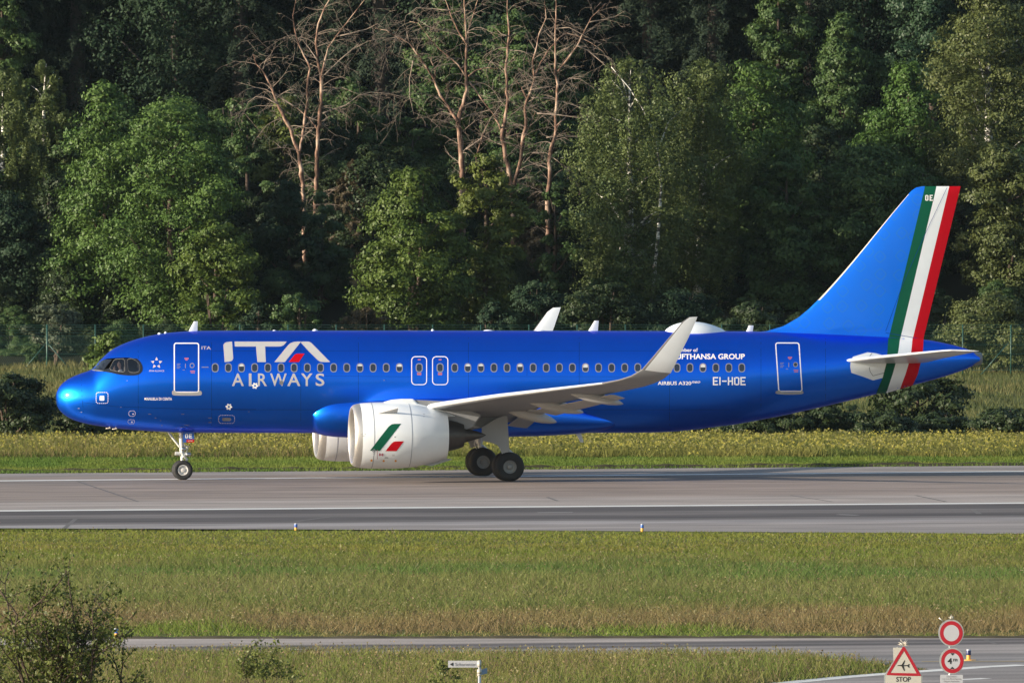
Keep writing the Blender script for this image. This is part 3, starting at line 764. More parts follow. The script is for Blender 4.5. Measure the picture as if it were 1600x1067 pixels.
tip_secs = [(le[-1], te[-1], .105), (P3(966, 593.5, -16.1), P3(1022, 599, -16.1), .10), (P3(985, 587.5, -16.6), P3(1036, 592.5, -16.6), .10), (P3(1003, 577, -17.05), P3(1048, 583, -17.05), .095), (P3(1018, 560, -17.32), P3(1059, 561, -17.32), .09), (P3(1046, 526.6, -17.65), P3(1076, 527, -17.65), .09), (P3(1066, 503, -17.85), P3(1087, 502, -17.85), .085), (P3(1076, 496, -17.9), P3(1090, 494.8, -17.9), .06)]
def wing_mat(i, j, n):            # white slat and top; underside grey darkened to carry its shade
    return 0 if (j <= 8 or j >= n - 3) else 1
def tip_mat(i, j, n):
    if i < 3: return 1 if j > 1 else 2
    return 2 if (j <= 1 or j >= n - 3) else 0
for mir in (False, True):
    wg = loft(wing_secs, 'wing', [M_WHITE, M_UNDER], plane, mir, wing_mat)
    loft(tip_secs, 'winglet', [M_WHITE, M_UNDER, M_DGREY], wg, mir, tip_mat)
    # flap track fairings
    for (x0, y0), (x1, y1), yl, th in (((888, 612), (974, 631), -12.2, .20), ((818, 622), (912, 644.5), -8.7, .235), ((785, 635), (870, 659.5), -5.7, .25)):
        a = P3(x0, y0, yl); c = P3(x1, y1, yl); d = c - a; b = MB(); ln = d.length
        bx = d.normalized(); by = Vector((0, 1, 0)); bz = bx.cross(by)
        Mx = Matrix(((bx.x, by.x, bz.x, a.x), (bx.y, by.y, bz.y, a.y), (bx.z, by.z, bz.z, a.z), (0, 0, 0, 1)))
        pr = [(0, .02), (.06, .45), (.16, .74), (.34, 1.0), (.55, 1.0), (.75, .82), (.9, .50), (.97, .24), (1, .03)]
        b.lathe([(u * ln, r * th) for u, r in pr], Mx, 20)
        if mir: b.v = [(x, -y, z) for x, y, z in b.v]
        b.build('flap_fairing', M_MIDGREY, wg)
    # flap, slightly drooped behind the wing
    fl = loft([(Vector((17.9, -2.4, 2.20)), Vector((18.7, -2.4, 2.08)), .12), (Vector((18.2, -6.4, 2.90)), Vector((18.9, -6.4, 2.82)), .12)], 'flap', M_MIDGREY, wg, mir)
    fl = loft([(Vector((18.35, -6.9, 2.90)), Vector((19.2, -6.9, 2.68)), .12), (Vector((20.4, -13.2, 3.62)), Vector((21.0, -13.2, 3.48)), .12)], 'flap', M_MIDGREY, wg, mir)
# near wing navigation stripe: small red emblem at the winglet root
def stab_secs():
    return [(Vector((31.35, -.55, 4.66)), Vector((35.25, -.55, 4.62)), .10), (Vector((32.6, -2.4, 4.86)), Vector((35.6, -2.4, 4.82)), .10), (Vector((34.85, -6.05, 5.19)), Vector((36.35, -6.05, 5.16)), .095), (Vector((35.25, -6.22, 5.21)), Vector((36.4, -6.22, 5.19)), .06)]
for mir in (False, True):
    loft(stab_secs(), 'tailplane', [M_WHITE, M_GREY], plane, mir, lambda i, j, n: 0 if (j <= 3 or j >= n - 3) else 1)
# tailplane seal plate on the fuselage flank
patch('seal_plate', FUS, [zz(z6, [(440, 868), (442, 846), (452, 822), (520, 801), (560, 806), (632, 826), (642, 845), (644, 904), (600, 917), (546, 931), (500, 914), (445, 896)])], M_WHITE, plane, 0.006)
seam(zz(z6, [(530, 842), (528, 822), (540, 806)]), .9, FUS, plane, .009); seam(zz(z6, [(528, 870), (532, 890), (545, 910), (640, 885)]), .9, FUS, plane, .009)

# fin with painted stripes
def build_fin():
    zs_px = [(529.5, None)]
    lep = [(1180, 518.5), (1197, 517.5), (1224, 509.5), (1247.5, 496), (1264, 482.5), (1278, 469), (1419.6, 303.6), (1425, 297.5), (1432, 293.2), (1441, 291.3)]
    q = [L(a, b_, 0) for a, b_ in lep]
    led = pchip([v.z for v in q], [v.x for v in q])
    def line(pt, pb):
        a, b_ = L(*pt, 0), L(*pb, 0); return lambda z: a.x + (b_.x - a.x) * (z - a.z) / (b_.z - a.z)
    ted = line((1501, 291.5), (1442.6, 529.7)); g0 = line((1445, 291.5), (1387.5, 529.7)); g1 = line((1463, 291.5), (1406, 529.7)); g2 = line((1483, 291.5), (1425.7, 529.7))
    zt = L(1450, 291.3, 0).z; zb = L(1300, 519, 0).z - .35; zl = q[0].z
    zz_ = [zb, zl - .02, zl + .005] + [q[i].z for i in (1, 2, 3, 4, 5)]
    zz_ += list(np.linspace(q[5].z, q[6].z, 12)[1:]) + [q[7].z, q[8].z, q[9].z, zt]
    zz_ = sorted(set(round(x, 4) for x in zz_))
    fr = [0, .022, .035, .05, .12, .22, .36, .55, .75, .9, 1.0]
    b = MB(); half = []
    zs0, zs1 = q[5].z, q[6].z
    for z in zz_:
        l0 = led(min(max(z, q[0].z), q[-1].z)); row = [l0 + (g0(z) - l0) * f for f in fr] + [(g0(z) * .5 + g1(z) * .5), g1(z), (g1(z) + g2(z)) / 2, g2(z), (g2(z) + ted(z)) / 2, ted(z)]
        ch = ted(z) - l0; ths = []
        for x in row:
            u = (x - l0) / ch
            th = .5 * .10 * min(ch, 6.2) * 2.6 * (0.62 * math.sqrt(max(0, u)) * (1 - u) ** .9) + .012 * u
            ths.append(min(th, .30))
        tipk = 1 if z < zt - .25 else max(.15, math.sqrt(max(0, (zt + .01 - z) / .26)))
        half.append([(x, t * tipk) for x, t in zip(row, ths)])
    m = len(half[0]); k = len(zz_)
    for sgn in (-1, 1):
        for i in range(k):
            for x, t in half[i]: b.v.append((x, sgn * t, zz_[i]))
    def mi(j, z):
        if j < 1 and zs0 < z < zs1: return 4
        if j < 10: return 0
        return 1 if j < 12 else (2 if j < 14 else 3)
    for sd in (0, 1):
        for i in range(k - 1):
            for j in range(m - 1):
                o = sd * k * m
                b.f.append([o + i * m + j, o + i * m + j + 1, o + (i + 1) * m + j + 1, o + (i + 1) * m + j]); b.m.append(mi(j, (zz_[i] + zz_[i + 1]) / 2))
    o2 = k * m
    for i in range(k - 1):
        b.f.append([i * m + m - 1, o2 + i * m + m - 1, o2 + (i + 1) * m + m - 1, (i + 1) * m + m - 1]); b.m.append(3)
        b.f.append([i * m, o2 + i * m, o2 + (i + 1) * m, (i + 1) * m]); b.m.append(0)
    for j in range(m - 1):
        b.f.append([(k - 1) * m + j, (k - 1) * m + j + 1, o2 + (k - 1) * m + j + 1, o2 + (k - 1) * m + j]); b.m.append(mi(j, zt))
    o = b.build('fin', [M_BLUEPAT, M_GREEN, M_WHITE, M_RED, M_BEIGE], plane, True, 50)
    def fin_y(s, z, off=0.0):
        l0 = led(min(max(z, q[0].z), q[-1].z)); ch = ted(z) - l0; u = min(1, max(0, (s - l0) / ch))
        return -(min(.30, .5 * .10 * min(ch, 6.2) * 2.6 * .62 * math.sqrt(u) * (1 - u) ** .9 + .012 * u)) - off
    return o, Surf(fin_y, -.15)
fin, FIN = build_fin()
patch('lettering', FIN, strokes('OE', 1445.6, 304.8, 1457.6, 314, 1.7, 1.8), M_LETTER, fin, 0.012)
seam([(1480, 293), (1452, 352), (1412, 440), (1384, 517)], .6, FIN, None, .010)
seam([(1384, 520), (1442, 530)], .7, FIN, None, .010)
for t in (294, 312, 329):
    pass
# stripes run on down the fuselage flank
patch('flag_stripe', FUS, [zz(z6, [(616, 735), (671, 735), (664, 790), (655, 835), (637, 900), (612, 975), (605, 990), (560, 993), (590, 920), (608, 850), (613, 790)])], M_GREEN, fus, .014, 3)
patch('flag_stripe', FUS, [zz(z6, [(671, 733), (729, 733), (722, 800), (712, 850), (695, 905), (670, 972), (605, 990), (612, 975), (637, 900), (655, 835), (664, 790)])], M_WHITE, fus, .0142, 3)
patch('flag_stripe', FUS, [zz(z6, [(729, 733), (780, 737), (776, 800), (766, 850), (752, 905), (728, 955), (670, 972), (695, 905), (712, 850), (722, 800)])], M_RED, fus, .0144, 3)
b = MB(); c0 = L(1513, 561, 0); 
Mx = Matrix.Translation(Vector((S1 - .42, 0, (_ft(math.sqrt(S1 - S0 - .42)) + _fb(math.sqrt(S1 - S0 - .42))) / 2)))
b.lathe([(0, .34), (.30, .285), (.52, .24), (.55, .19), (.40, .15)], Mx, 24); b.build('exhaust_cone', M_DGREY, plane)

# roof fittings
def blade(x0, x1, xt0, xt1, yb, yt, th, yl=0.0, name='antenna', m=M_WHITE):
    return loft([(P3(x0, yb, yl), P3(x1, yb, yl), th), (P3(x0 + (xt0 - x0) * .5, (yb + yt) / 2, yl), P3(x1 + (xt1 - x1) * .5, (yb + yt) / 2, yl), th), (P3(xt0, yt, yl), P3(xt1, yt, yl), th * .8)], name, m, plane)
blade(294, 308.5, 303, 309, 519, 502, .12); blade(918, 934, 929, 935.5, 519, 501, .12); blade(1165, 1176, 1170, 1177.5, 520, 508.5, .14)
blade(897, 907, 907, 912, 673, 691, .12, name='antenna')
def hump(x0, x1, yt, hw, name, m):
    a, c = P3(x0, 519, 0), P3(x1, 519, 0); ht = P3(x0, yt, 0).z - a.z; b = MB(); n, k = 20, 14
    for i in range(n + 1):
        u = i / n; s = a.x + (c.x - a.x) * u; w = math.sin(math.pi * u ** .82) ** .62 if 0 < u < 1 else .001
        for j in range(k + 1):
            t = math.pi * j / k; b.v.append((s, -hw * (w ** .9) * math.cos(t), a.z - .12 + (ht + .12) * w * math.sin(t)))
    for i in range(n):
        for j in range(k): b.f.append([i * (k + 1) + j, i * (k + 1) + j + 1, (i + 1) * (k + 1) + j + 1, (i + 1) * (k + 1) + j]); b.m.append(0)
    return b.build(name, m, plane)
hump(1036, 1139, 502.5, .62, 'satcom_dome', M_WHITE)
for x0, x1, yt in ((423, 436, 515.3), (486, 500, 513.8), (672, 681, 514), (749, 780, 515), (832, 860, 515), (246, 253, 519.5), (256, 262, 518)):
    hump(x0, x1, yt, .14, 'roof_fitting', M_WHITE)
for x, y in ((181, 668.5), (171, 667.5)):
    p = FUS.pt(x, y - 1, 0.0); b = MB(); b.tube([p, p + Vector((.02, -.10, -.06)), p + Vector((-.16, -.12, -.07))], [.03, .025, .015], 6); b.build('pitot_probe', M_BEIGE, fus)
p = FUS.pt(160, 559, 0.0)
b = MB(); b.tube([FUS.pt(*z1(283, 374), .02), FUS.pt(*z1(318, 377), .03), FUS.pt(*z1(350, 379), .02)], .018, 6); b.build('wiper', M_DGREY, fus)

# engines
NZ, NS = 1.885, 11.18
def nac_r(ds):
    return _nr(ds)
_nr = pchip([0, .05, .15, .4, .9, 1.6, 2.3, 3.0, 3.78], [1.13, 1.19, 1.235, 1.285, 1.315, 1.32, 1.275, 1.15, .93])
NT = R(2.0)
def build_engine(yc):
    M = Matrix.Translation((NS, yc, NZ)) @ Matrix.Rotation(0, 4, 'Y')
    b = MB(); b.lathe([(d, nac_r(d)) for d in np.linspace(.30, 3.78, 40)] + [(3.74, .90), (3.3, .93), (2.6, .95)], M, 64)
    nc = b.build('engine', M_WHITE, plane, True, 50)
    b = MB(); b.lathe([(d, nac_r(d) + .001) for d in (.30, .2, .12, .06, .02, 0)] + [(.005, 1.10), (.03, 1.075), (.09, 1.05), (.2, 1.03), (.45, 1.02)], M, 64); b.build('inlet_lip', M_LIP, nc)
    b = MB(); b.lathe([(.45, 1.02), (.8, 1.025), (1.15, 1.03)], M, 48); b.build('inlet_duct', M_MIDGREY, nc)
    b = MB(); b.lathe([(1.16, 1.03), (1.16, .01)], M, 48)
    for k in range(20):
        a = 2 * math.pi * k / 20; rr = Matrix.Rotation(a, 4, 'X')
        b.add([M @ rr @ Vector(v) for v in ((.86, -.07, .28), (1.10, .07, .28), (1.12, .20, 1.0), (.92, -.10, 1.0))], [(0, 1, 2, 3)])
    b.build('fan', M_DGREY, nc, False)
    b = MB(); b.lathe([(.50, .01), (.54, .07), (.66, .17), (.82, .25), (.95, .28)], M, 24); b.build('spinner', M_HOT, nc)
    b = MB(); b.lathe([(2.6, .74), (3.2, .72), (3.78, .66), (4.2, .56), (4.47, .47), (4.45, .43), (4.0, .42)], M, 40, 0); b.build('core_cowl', M_HOT, nc, True, 40)
    b = MB(); b.lathe([(3.9, .34), (4.4, .34), (4.8, .22), (5.2, .10), (5.38, .01)], M, 28); b.build('exhaust_plug', M_HOT, nc)
    b = MB(); b.lathe([(2.62, .94), (2.63, .70)], M, 40); b.build('bypass_duct', M_DGREY, nc)
    # pylon: white forward fairing, grey box running up to the wing
    def pyl(pts, th, name, m):
        ps = [P3(x, y, -5.75) for x, y in pts]; bb = MB(); s_ = 1 if yc > 0 else -1
        ps = [Vector((p.x, yc - th / 2, p.z)) for p in ps]; bb.prism(ps, (0, th, 0)); ob = bb.build(name, m, nc, False)
        bv = ob.modifiers.new('soft', 'BEVEL'); bv.width = .05; bv.segments = 2
        return ob
    pyl([(592, 634), (600, 628), (612, 624.5), (628, 623), (645, 623), (652, 630), (690, 641), (712, 650), (690, 652), (640, 642)], .44, 'pylon_fairing', M_WHITE)
    pyl([(640, 624), (668, 625.5), (700, 627), (735, 640), (752, 648), (738, 668), (728, 671), (690, 664), (690, 646), (655, 634)], .36, 'pylon', M_UNDER)
    b = MB(); b.prism([Vector((NS + 2.75, yc - .05, NZ - 1.16)), Vector((NS + 3.78, yc - .03, NZ - .90)), Vector((NS + 4.05, yc - .02, NZ - .96)), Vector((NS + 3.2, yc - .05, NZ - 1.22))], (0, .08, 0)); b.build('drain_fin', M_MIDGREY, nc, False)
    return nc
NAC = Surf(lambda s, z, off: -5.75 - math.sqrt(max(0.0, (nac_r(min(3.78, max(0, s - NS))) + off) ** 2 - (z - NZ) ** 2)), -7.0)
eng = build_engine(-5.75); eng2 = build_engine(5.75)
patch('flag_emblem', NAC, [rounded_ for rounded_ in [zz(z3, [(436, 462), (505, 463), (580, 368), (653, 275), (606, 275), (586, 279), (566, 294), (500, 378)])]], M_GREEN, eng, .006)
patch('flag_emblem', NAC, [zz(z3, [(543, 465), (620, 465), (672, 396), (615, 397), (600, 400), (585, 412)])], M_RED, eng, .006)
def circ(x, y, r): return rrect(x, y, 2 * r, 2 * r, r * .98, 4)
patch('service_marking', NAC, [circ(*z3(446, 530), 1.7), circ(*z3(531, 533), 1.7), circ(*z3(614, 533), 1.7)], M_ORANGE, eng, .007)
patch('service_marking', NAC, [rrect(*z3(487, 488), .8, 15, .3), rrect(*z3(504, 489), 2.4, 4.4, .4), rrect(*z3(524, 490), 2.4, 4.0, .4), rrect(*z3(514, 490), 2.6, 1.4, .3)], M_TAGRED, eng, .007)
ring('service_marking', NAC, circ(*z3(463, 462), 2.6), circ(*z3(463, 462), 1.3), M_SEAM, eng, .0085)
patch('service_marking', NAC, [rrect(*z3(a, b_), w, h, .2) for a, b_, w, h in ((550, 514, 6, .7), (550, 508, 5, .6), (598, 490, 4, .5), (598, 497, 4, .5), (462, 482, 4, .6), (610, 366, 2, 1.4), (380, 348, 3, .6), (402, 348, 3, .6), (392, 359, 5, .5), (810, 208, 3, .5), (810, 224, 3, .5), (370, 168, 3, .5))], M_SEAM, eng, .006)
def nac_seam(ds, parent, yc):
    b = MB(); M = Matrix.Translation((NS, yc, NZ)); b.lathe([(ds - .012, nac_r(ds) + .0035), (ds + .012, nac_r(ds) + .0035)], M, 64); b.build('panel_seam', M_FRAME, parent)
for e_, yc in ((eng, -5.75), (eng2, 5.75)):
    nac_seam(.76, e_, yc); nac_seam(2.26, e_, yc)
# nacelle strake
for e_, sg in ((eng, -1), (eng2, 1)):
    a = NAC.pt(*z3(490, 205), 0.0); c = NAC.pt(*z3(625, 200), 0.0); o_ = NAC.pt(*z3(622, 170), 0.0)
    b = MB(); up = Vector((0, -.34, .20)); k = [a, c, c + up, a + (c - a) * .35 + up * .35]
    k = [Vector((p.x, p.y, p.z)) for p in k]; b.prism(k, (0, .01, .025))
    if sg > 0: b.v = [(x, -y, z) for x, y, z in b.v]
    b.build('strake', M_GREY, e_, False)

# landing gear
def wheel(s, y, r, w, rimr, hubm):
    wt = MB(); M = Matrix.Translation((s, y, r)) @ Matrix.Rotation(math.pi / 2, 4, 'Z')
    h = w / 2
    pr = [(-h * .80, rimr), (-h * .95, rimr * 1.12), (-h, r * .80), (-h * .88, r * .93), (-h * .6, r * .985), (0, r), (h * .6, r * .985), (h * .88, r * .93), (h, r * .80), (h * .95, rimr * 1.12), (h * .80, rimr)]
    wt.lathe(pr, M, 40); 
    for k in (-.35, 0, .35): wt.lathe([(h * k - .012, r * .992), (h * k - .012, r * 1.002), (h * k + .012, r * 1.002), (h * k + .012, r * .992)], M, 40)
    t = wt.build('wheel', M_BLACK, plane, True, 50)
    rm = MB()
    for sg in (-1, 1):
        q = [(h * .80, rimr), (h * .86, rimr * .95), (h * .84, rimr * .86), (h * .45, rimr * .80), (h * .40, rimr * .45), (h * .75, rimr * .36), (h * .80, rimr * .22), (h * .82, .005)]
        rm.lathe([(sg * a, b_) for a, b_ in q], M, 32)
        for k in range(9):
            a = 2 * math.pi * k / 9; cy, cz = rimr * .63 * math.cos(a), rimr * .63 * math.sin(a)
            rm.tube([M @ Vector((sg * h * .40, cy, cz)), M @ Vector((sg * h * .52, cy, cz))], rimr * .07, 8)
    rm.build('rim', hubm, t, True, 40)
NGS = 5.07
M_HUB = mat('wheel_hub_pale', (0.62, 0.6, 0.58), 0.4, metal=0.2)
M_HUBD = mat('wheel_hub_dark', (0.24, 0.24, 0.24), 0.45, metal=0.5)
for y in (-.25, .25): wheel(NGS, y, .395, .22, .215, M_HUB)
M_STRUT = mat('landing_gear_enamel', (0.62, 0.62, 0.60), 0.35, metal=0.15)
b = MB()
b.tube([(NGS - .05, 0, 2.3), (NGS - .03, 0, 1.35)], .10, 12); b.tube([(NGS - .03, 0, 1.40), (NGS - .01, 0, .95)], .085, 12); b.tube([(NGS - .01, 0, 1.0), (NGS, 0, .40)], .060, 12)
b.tube([(NGS, -.16, .395), (NGS, .16, .395)], .055, 10)
b.tube([(NGS - .30, -.12, 1.06), (NGS + .30, -.12, 1.02)], .075, 10); b.tube([(NGS - .05, -.14, 1.12), (NGS + .05, -.14, .92)], .07, 8)
b.tube([(NGS - .62, -.05, 2.02), (NGS - .45, -.05, 1.75), (NGS - .1, -.03, 1.32)], .045, 8); b.tube([(NGS - .62, .05, 2.02), (NGS - .1, .03, 1.32)], .035, 8)
b.tube([(NGS - .05, -.02, 1.05), (NGS + .2, -.02, .82), (NGS + .02, -.02, .58)], [.035, .05, .035], 8)
b.tube([(NGS + .02, -.05, 1.45), (NGS + .22, -.05, 1.28), (NGS + .14, -.05, 1.02)], .03, 8)
b.build('nose_gear_leg', M_STRUT, plane, True, 50)
b = MB()
for y, z, x in ((-.17, 1.24, .14), (.17, 1.24, .14), (-.14, 1.02, .34)):
    Mx = Matrix.Translation((NGS + x - .1, y, z)); b.lathe([(-.09, .085), (-.07, .10), (.06, .07), (.10, .02)], Mx, 14, 0, True)
b.tube([(NGS + .06, -.2, 1.36), (NGS + .28, -.22, 1.33)], .02, 6); b.tube([(NGS + .10, -.1, .86), (NGS + .2, -.12, .7)], .03, 6)
b.build('taxi_light', M_METAL, plane, True, 50)
# nose gear door carrying the fleet letters
gp = zz(z1, [(823, 742), (884, 742), (889, 752), (889, 785), (884, 800), (823, 805)])
M_DOORBLUE = mat('gear_door_blue', (0.02, 0.09, 0.36), 0.4)
pl = [P3(x, y, -.42) for x, y in gp]
b = MB(); b.prism(pl, (0, .03, 0)); gd = b.build('gear_door', M_DOORBLUE, plane, False)
FLAT = Surf(lambda s, z, off: -.42 - off, -.42)
patch('lettering', FLAT, strokes('OE', *z1(836, 753), *z1(877, 779), 1.25, 1.7), M_LETTER, gd, .004, 50)
patch('warning_plate', FLAT, [rrect(*z1(866, 795), 12, 4.6, .8)], M_RED, gd, .004, 50)
lettering(FLAT, [('NO TOW', *z1(852, 792), *z1(880, 798), .02)], M_LETTER, gd, .006, step=50)
bl = [Vector((p.x, .42, p.z)) for p in pl]; b = MB(); b.prism(bl, (0, .03, 0)); b.build('gear_door', M_DOORBLUE, plane, False)

MGS = 17.72
for sg in (-1, 1):
    for dy in (-.465, .465): wheel(MGS, sg * 3.795 + dy, .585, .42, .27, M_HUBD)
    b = MB()
    top = Vector((MGS - .25, sg * 3.45, 2.6))
    b.tube([top, (MGS - .08, sg * 3.72, 1.35)], .15, 14); b.tube([(MGS - .08, sg * 3.72, 1.4), (MGS, sg * 3.795, .58)], .095, 12)
    b.tube([(MGS, sg * 3.795 - .5, .585), (MGS, sg * 3.795 + .5, .585)], .085, 10)
    b.tube([(MGS + .02, sg * 3.75, 1.25), (MGS + .38, sg * 3.76, .98), (MGS + .08, sg * 3.79, .68)], [.05, .06, .05], 8)
    b.tube([(MGS - .1, sg * 3.70, 1.5), (MGS - .1, sg * 2.6, 2.2)], .07, 8); b.tube([(MGS - .2, sg * 3.6, 1.9), (MGS - 1.1, sg * 3.3, 2.5)], .06, 8)
    b.tube([(MGS - .12, sg * 3.66, 1.9), (MGS - .3, sg * 3.7, 1.3), (MGS - .05, sg * 3.8, .8)], .022, 6)
    b.build('main_gear_leg', M_STRUT, plane, True, 50)
    dp = zz(z3, [(1213, 300), (1300, 248), (1388, 206), (1396, 330), (1405, 466), (1352, 482), (1342, 450), (1318, 420), (1270, 404), (1213, 394)])
    ps = [P3(x, y, -4.5) for x, y in dp]; ps = [Vector((p.x, sg * 4.5 - (.0 if sg < 0 else .04), p.z)) for p in ps]
    b = MB(); b.prism(ps, (0, .045, 0)); b.build('gear_door', M_MIDGREY, plane, False)
# wing root underside fairing towards the gear bay
b = MB(); b.prism([P3(x, y, -4.2) for x, y in zz(z3, [(940, 205), (1260, 195), (1390, 205), (1240, 300), (1140, 318), (1040, 285), (950, 240)])], (0, .6, 0)); b.build('gear_bay_fairing', M_UNDER, plane, False)
# ------------------------------------------------------------------ pilot in the cockpit
def skinned(name, pts, edges, m, parent=None, sub=2, root=0):
    me = bpy.data.meshes.new(name); me.from_pydata([p[:3] for p in pts], edges, [])
    o = link(name, me, parent); me.materials.append(m)
    sk = o.modifiers.new('skin', 'SKIN'); sk.use_smooth_shade = True
    for i, p in enumerate(pts):
        v = me.skin_vertices[0].data[i]; r = p[3]; v.radius = (r, r) if not hasattr(r, '__len__') else r; v.use_root = (i == root)
    sb = o.modifiers.new('sub', 'SUBSURF'); sb.levels = sub; sb.render_levels = sub
    return o
def pilot():
    hd = L(187.2, 569.6, -1.0)
    loc = Matrix.Translation((AX0, AY0, 0)) @ Matrix.Rotation(YAW, 4, 'Z') @ Vector((hd.x, -1.0, hd.z))
    root = empty('person', loc - Vector((0, 0, .72)), YAW)
    tag(root, 'pilot in a white shirt behind the cockpit side window with one hand raised', 'person')
    M_SKIN = mat('skin', (0.50, 0.27, 0.18), 0.5); M_SHIRT = mat('white_shirt', (0.80, 0.80, 0.80), 0.8); M_HAIR = mat('dark_hair', (0.02, 0.014, 0.01), 0.6); M_TROU = mat('navy_trousers', (0.02, 0.022, 0.04), 0.8)
    z = .72   # head centre above the seat
    body = [(.06, 0, .02, .13), (.05, 0, .20, .12), (.04, 0, .42, .13), (.02, 0, .52, .055), (.0, 0, .60, .05), (-.01, 0, .68, .085), (-.01, 0, .78, .088), (0.0, 0, .85, .05), (-.10, 0, .70, .02), (-.085, 0, .64, .035),
            (.04, -.17, .46, .055), (-.06, -.24, .25, .045), (-.22, -.12, .48, .034), (-.235, -.09, .56, .042), (-.225, -.07, .62, .034),
            (.04, .17, .46, .055), (.0, .25, .22, .045), (-.26, .2, .14, .032), (-.34, .19, .15, .04),
            (-.05, -.1, .02, .085), (-.42, -.11, .06, .065), (-.48, -.11, -.36, .05), (-.60, -.11, -.40, .04), (-.05, .1, .02, .085), (-.42, .11, .06, .065), (-.48, .11, -.36, .05), (-.60, .11, -.40, .04)]
    ed = [(0, 1), (1, 2), (2, 3), (3, 4), (4, 5), (5, 6), (6, 7), (5, 8), (5, 9), (2, 10), (10, 11), (11, 12), (12, 13), (13, 14), (2, 15), (15, 16), (16, 17), (17, 18), (0, 19), (19, 20), (20, 21), (21, 22), (0, 23), (23, 24), (24, 25), (25, 26)]
    b_ = skinned('body', body, ed, M_SKIN, root)
    for sy, base, dr in ((-.09, (-.235, -.09, .60), (.02, .01, .10)), (.19, (-.36, .19, .15), (-.10, 0, -.03))):
        pts = []; es = []
        for k in range(4):
            o_ = len(pts); oy = (k - 1.5) * .02; ln = (.85, 1.0, .95, .75)[k]
            pts += [(base[0], base[1] + oy, base[2], .011), (base[0] + dr[0] * .5 * ln, base[1] + oy, base[2] + dr[2] * .5 * ln, .010), (base[0] + (dr[0] * .8 + .02) * ln, base[1] + oy, base[2] + dr[2] * .85 * ln - .01, .008)]
            es += [(o_, o_ + 1), (o_ + 1, o_ + 2)]
        for k in range(4):
            skinned('finger', pts[k * 3:k * 3 + 3], [(0, 1), (1, 2)], M_SKIN, b_, 1)
        skinned('thumb', [(base[0] + .01, base[1] + .03, base[2] - .04, .013), (base[0] - .0, base[1] + .055, base[2] - .01, .011), (base[0] + .0, base[1] + .06, base[2] + .025, .009)], [(0, 1), (1, 2)], M_SKIN, b_, 1)
    g_ = 1.14
    sh = [(.06, 0, .03, .145), (.05, 0, .20, .137), (.04, 0, .42, .145), (.02, 0, .525, .066), (.04, -.17, .46, .068), (-.06, -.24, .25, .056), (-.19, -.14, .44, .045), (.04, .17, .46, .068), (.0, .25, .22, .056), (-.22, .21, .15, .043)]
    skinned('shirt', sh, [(0, 1), (1, 2), (2, 3), (2, 4), (4, 5), (5, 6), (2, 7), (7, 8), (8, 9)], M_SHIRT, root)
    tr = [(.06, 0, .0, .14), (-.05, -.1, .02, .095), (-.42, -.11, .06, .075), (-.48, -.11, -.34, .06), (-.05, .1, .02, .095), (-.42, .11, .06, .075), (-.48, .11, -.34, .06)]
    skinned('trousers', tr, [(0, 1), (1, 2), (2, 3), (0, 4), (4, 5), (5, 6)], M_TROU, root)
    skinned('hair', [(.045, 0, .68, .06), (.055, 0, .76, .075), (.015, 0, .83, .078), (-.05, 0, .845, .05)], [(0, 1), (1, 2), (2, 3)], M_HAIR, root)
    M_EYE = mat('eye_dark', (0.02, 0.015, 0.012), 0.3)
    b = MB()
    for sy in (-.034, .034):
        b.tube([(-.092, sy, .715), (-.10, sy, .715)], .010, 8)
    b.build('eye', M_EYE, b_)
    for sy in (-.088, .088):
        b = MB(); b.tube([(.01, sy, .66), (.015, sy * 1.08, .70), (.01, sy, .735)], [.01, .022, .012], 8); b.build('ear', M_SKIN, b_)
    # seat
    st_ = empty('pilot_seat', loc - Vector((0, 0, .72)), YAW); tag(st_, 'dark cockpit seat under the white shirted pilot', 'seat')
    b = MB(); b.box((-.30, -.26, -.22), (.22, .26, -.13)); b.build('seat', M_DGREY, st_, False)
    b = MB(); b.box((.19, -.26, -.12), (.29, .26, .62)); b.build('backrest', M_DGREY, st_, False)
pilot()

# ------------------------------------------------------------------ road signs in front
M_GALV = mat('galvanised_steel', (0.45, 0.46, 0.47), 0.4, metal=0.6, vary=0.15, scale=8)
M_SIGNW = mat('sign_cream_white', (0.40, 0.38, 0.345), 0.5, vary=0.06)
M_SIGNG = mat('sign_cool_white', (0.36, 0.365, 0.40), 0.5, vary=0.05)
M_SIGNR = mat('sign_red', (0.30, 0.006, 0.018), 0.45)
M_SIGNK = mat('sign_black', (0.012, 0.012, 0.014), 0.5)
M_SPIKE = mat('bird_spike_steel', (0.55, 0.5, 0.42), 0.4, metal=0.5)
SD = 195.0
def zs(x, y): return (1370 + x / 9.975, 960 + y / 9.972)
def board(name, poly, d, th, m, parent):
    """flat board facing the camera side, given its outline; local to its parent"""
    o = parent.location; b = MB()
    b.prism([W(x, y, d) - o for x, y in poly], (0, th, 0)); return b.build(name, m, parent, False)
def face(name, polys, d, m, parent, holes=None):
    bm = bmesh.new()
    for i, poly in enumerate(polys):
        es = []
        for lp in [poly] + (holes[i] if holes else []):
            vs = [bm.verts.new((*lpv, 0)) for lpv in lp]; es += [bm.edges.new((vs[k], vs[(k + 1) % len(vs)])) for k in range(len(vs))]
        bmesh.ops.triangle_fill(bm, use_beauty=True, use_dissolve=False, edges=es)
    return face_bm(bm, name, d, m, parent)
def face_bm(bm, name, d, m, parent):
    o = Vector(parent.location)
    for v in bm.verts: v.co = W(v.co.x, v.co.y, d) - o
    me = bpy.data.meshes.new(name); bm.to_mesh(me); bm.free(); me.materials.append(m)
    return link(name, me, parent)
def words_on(parent, items, d, m):
    bm = bmesh.new()
    for it in items: text_into(bm, *it)
    return face_bm(bm, 'lettering', d, m, parent)
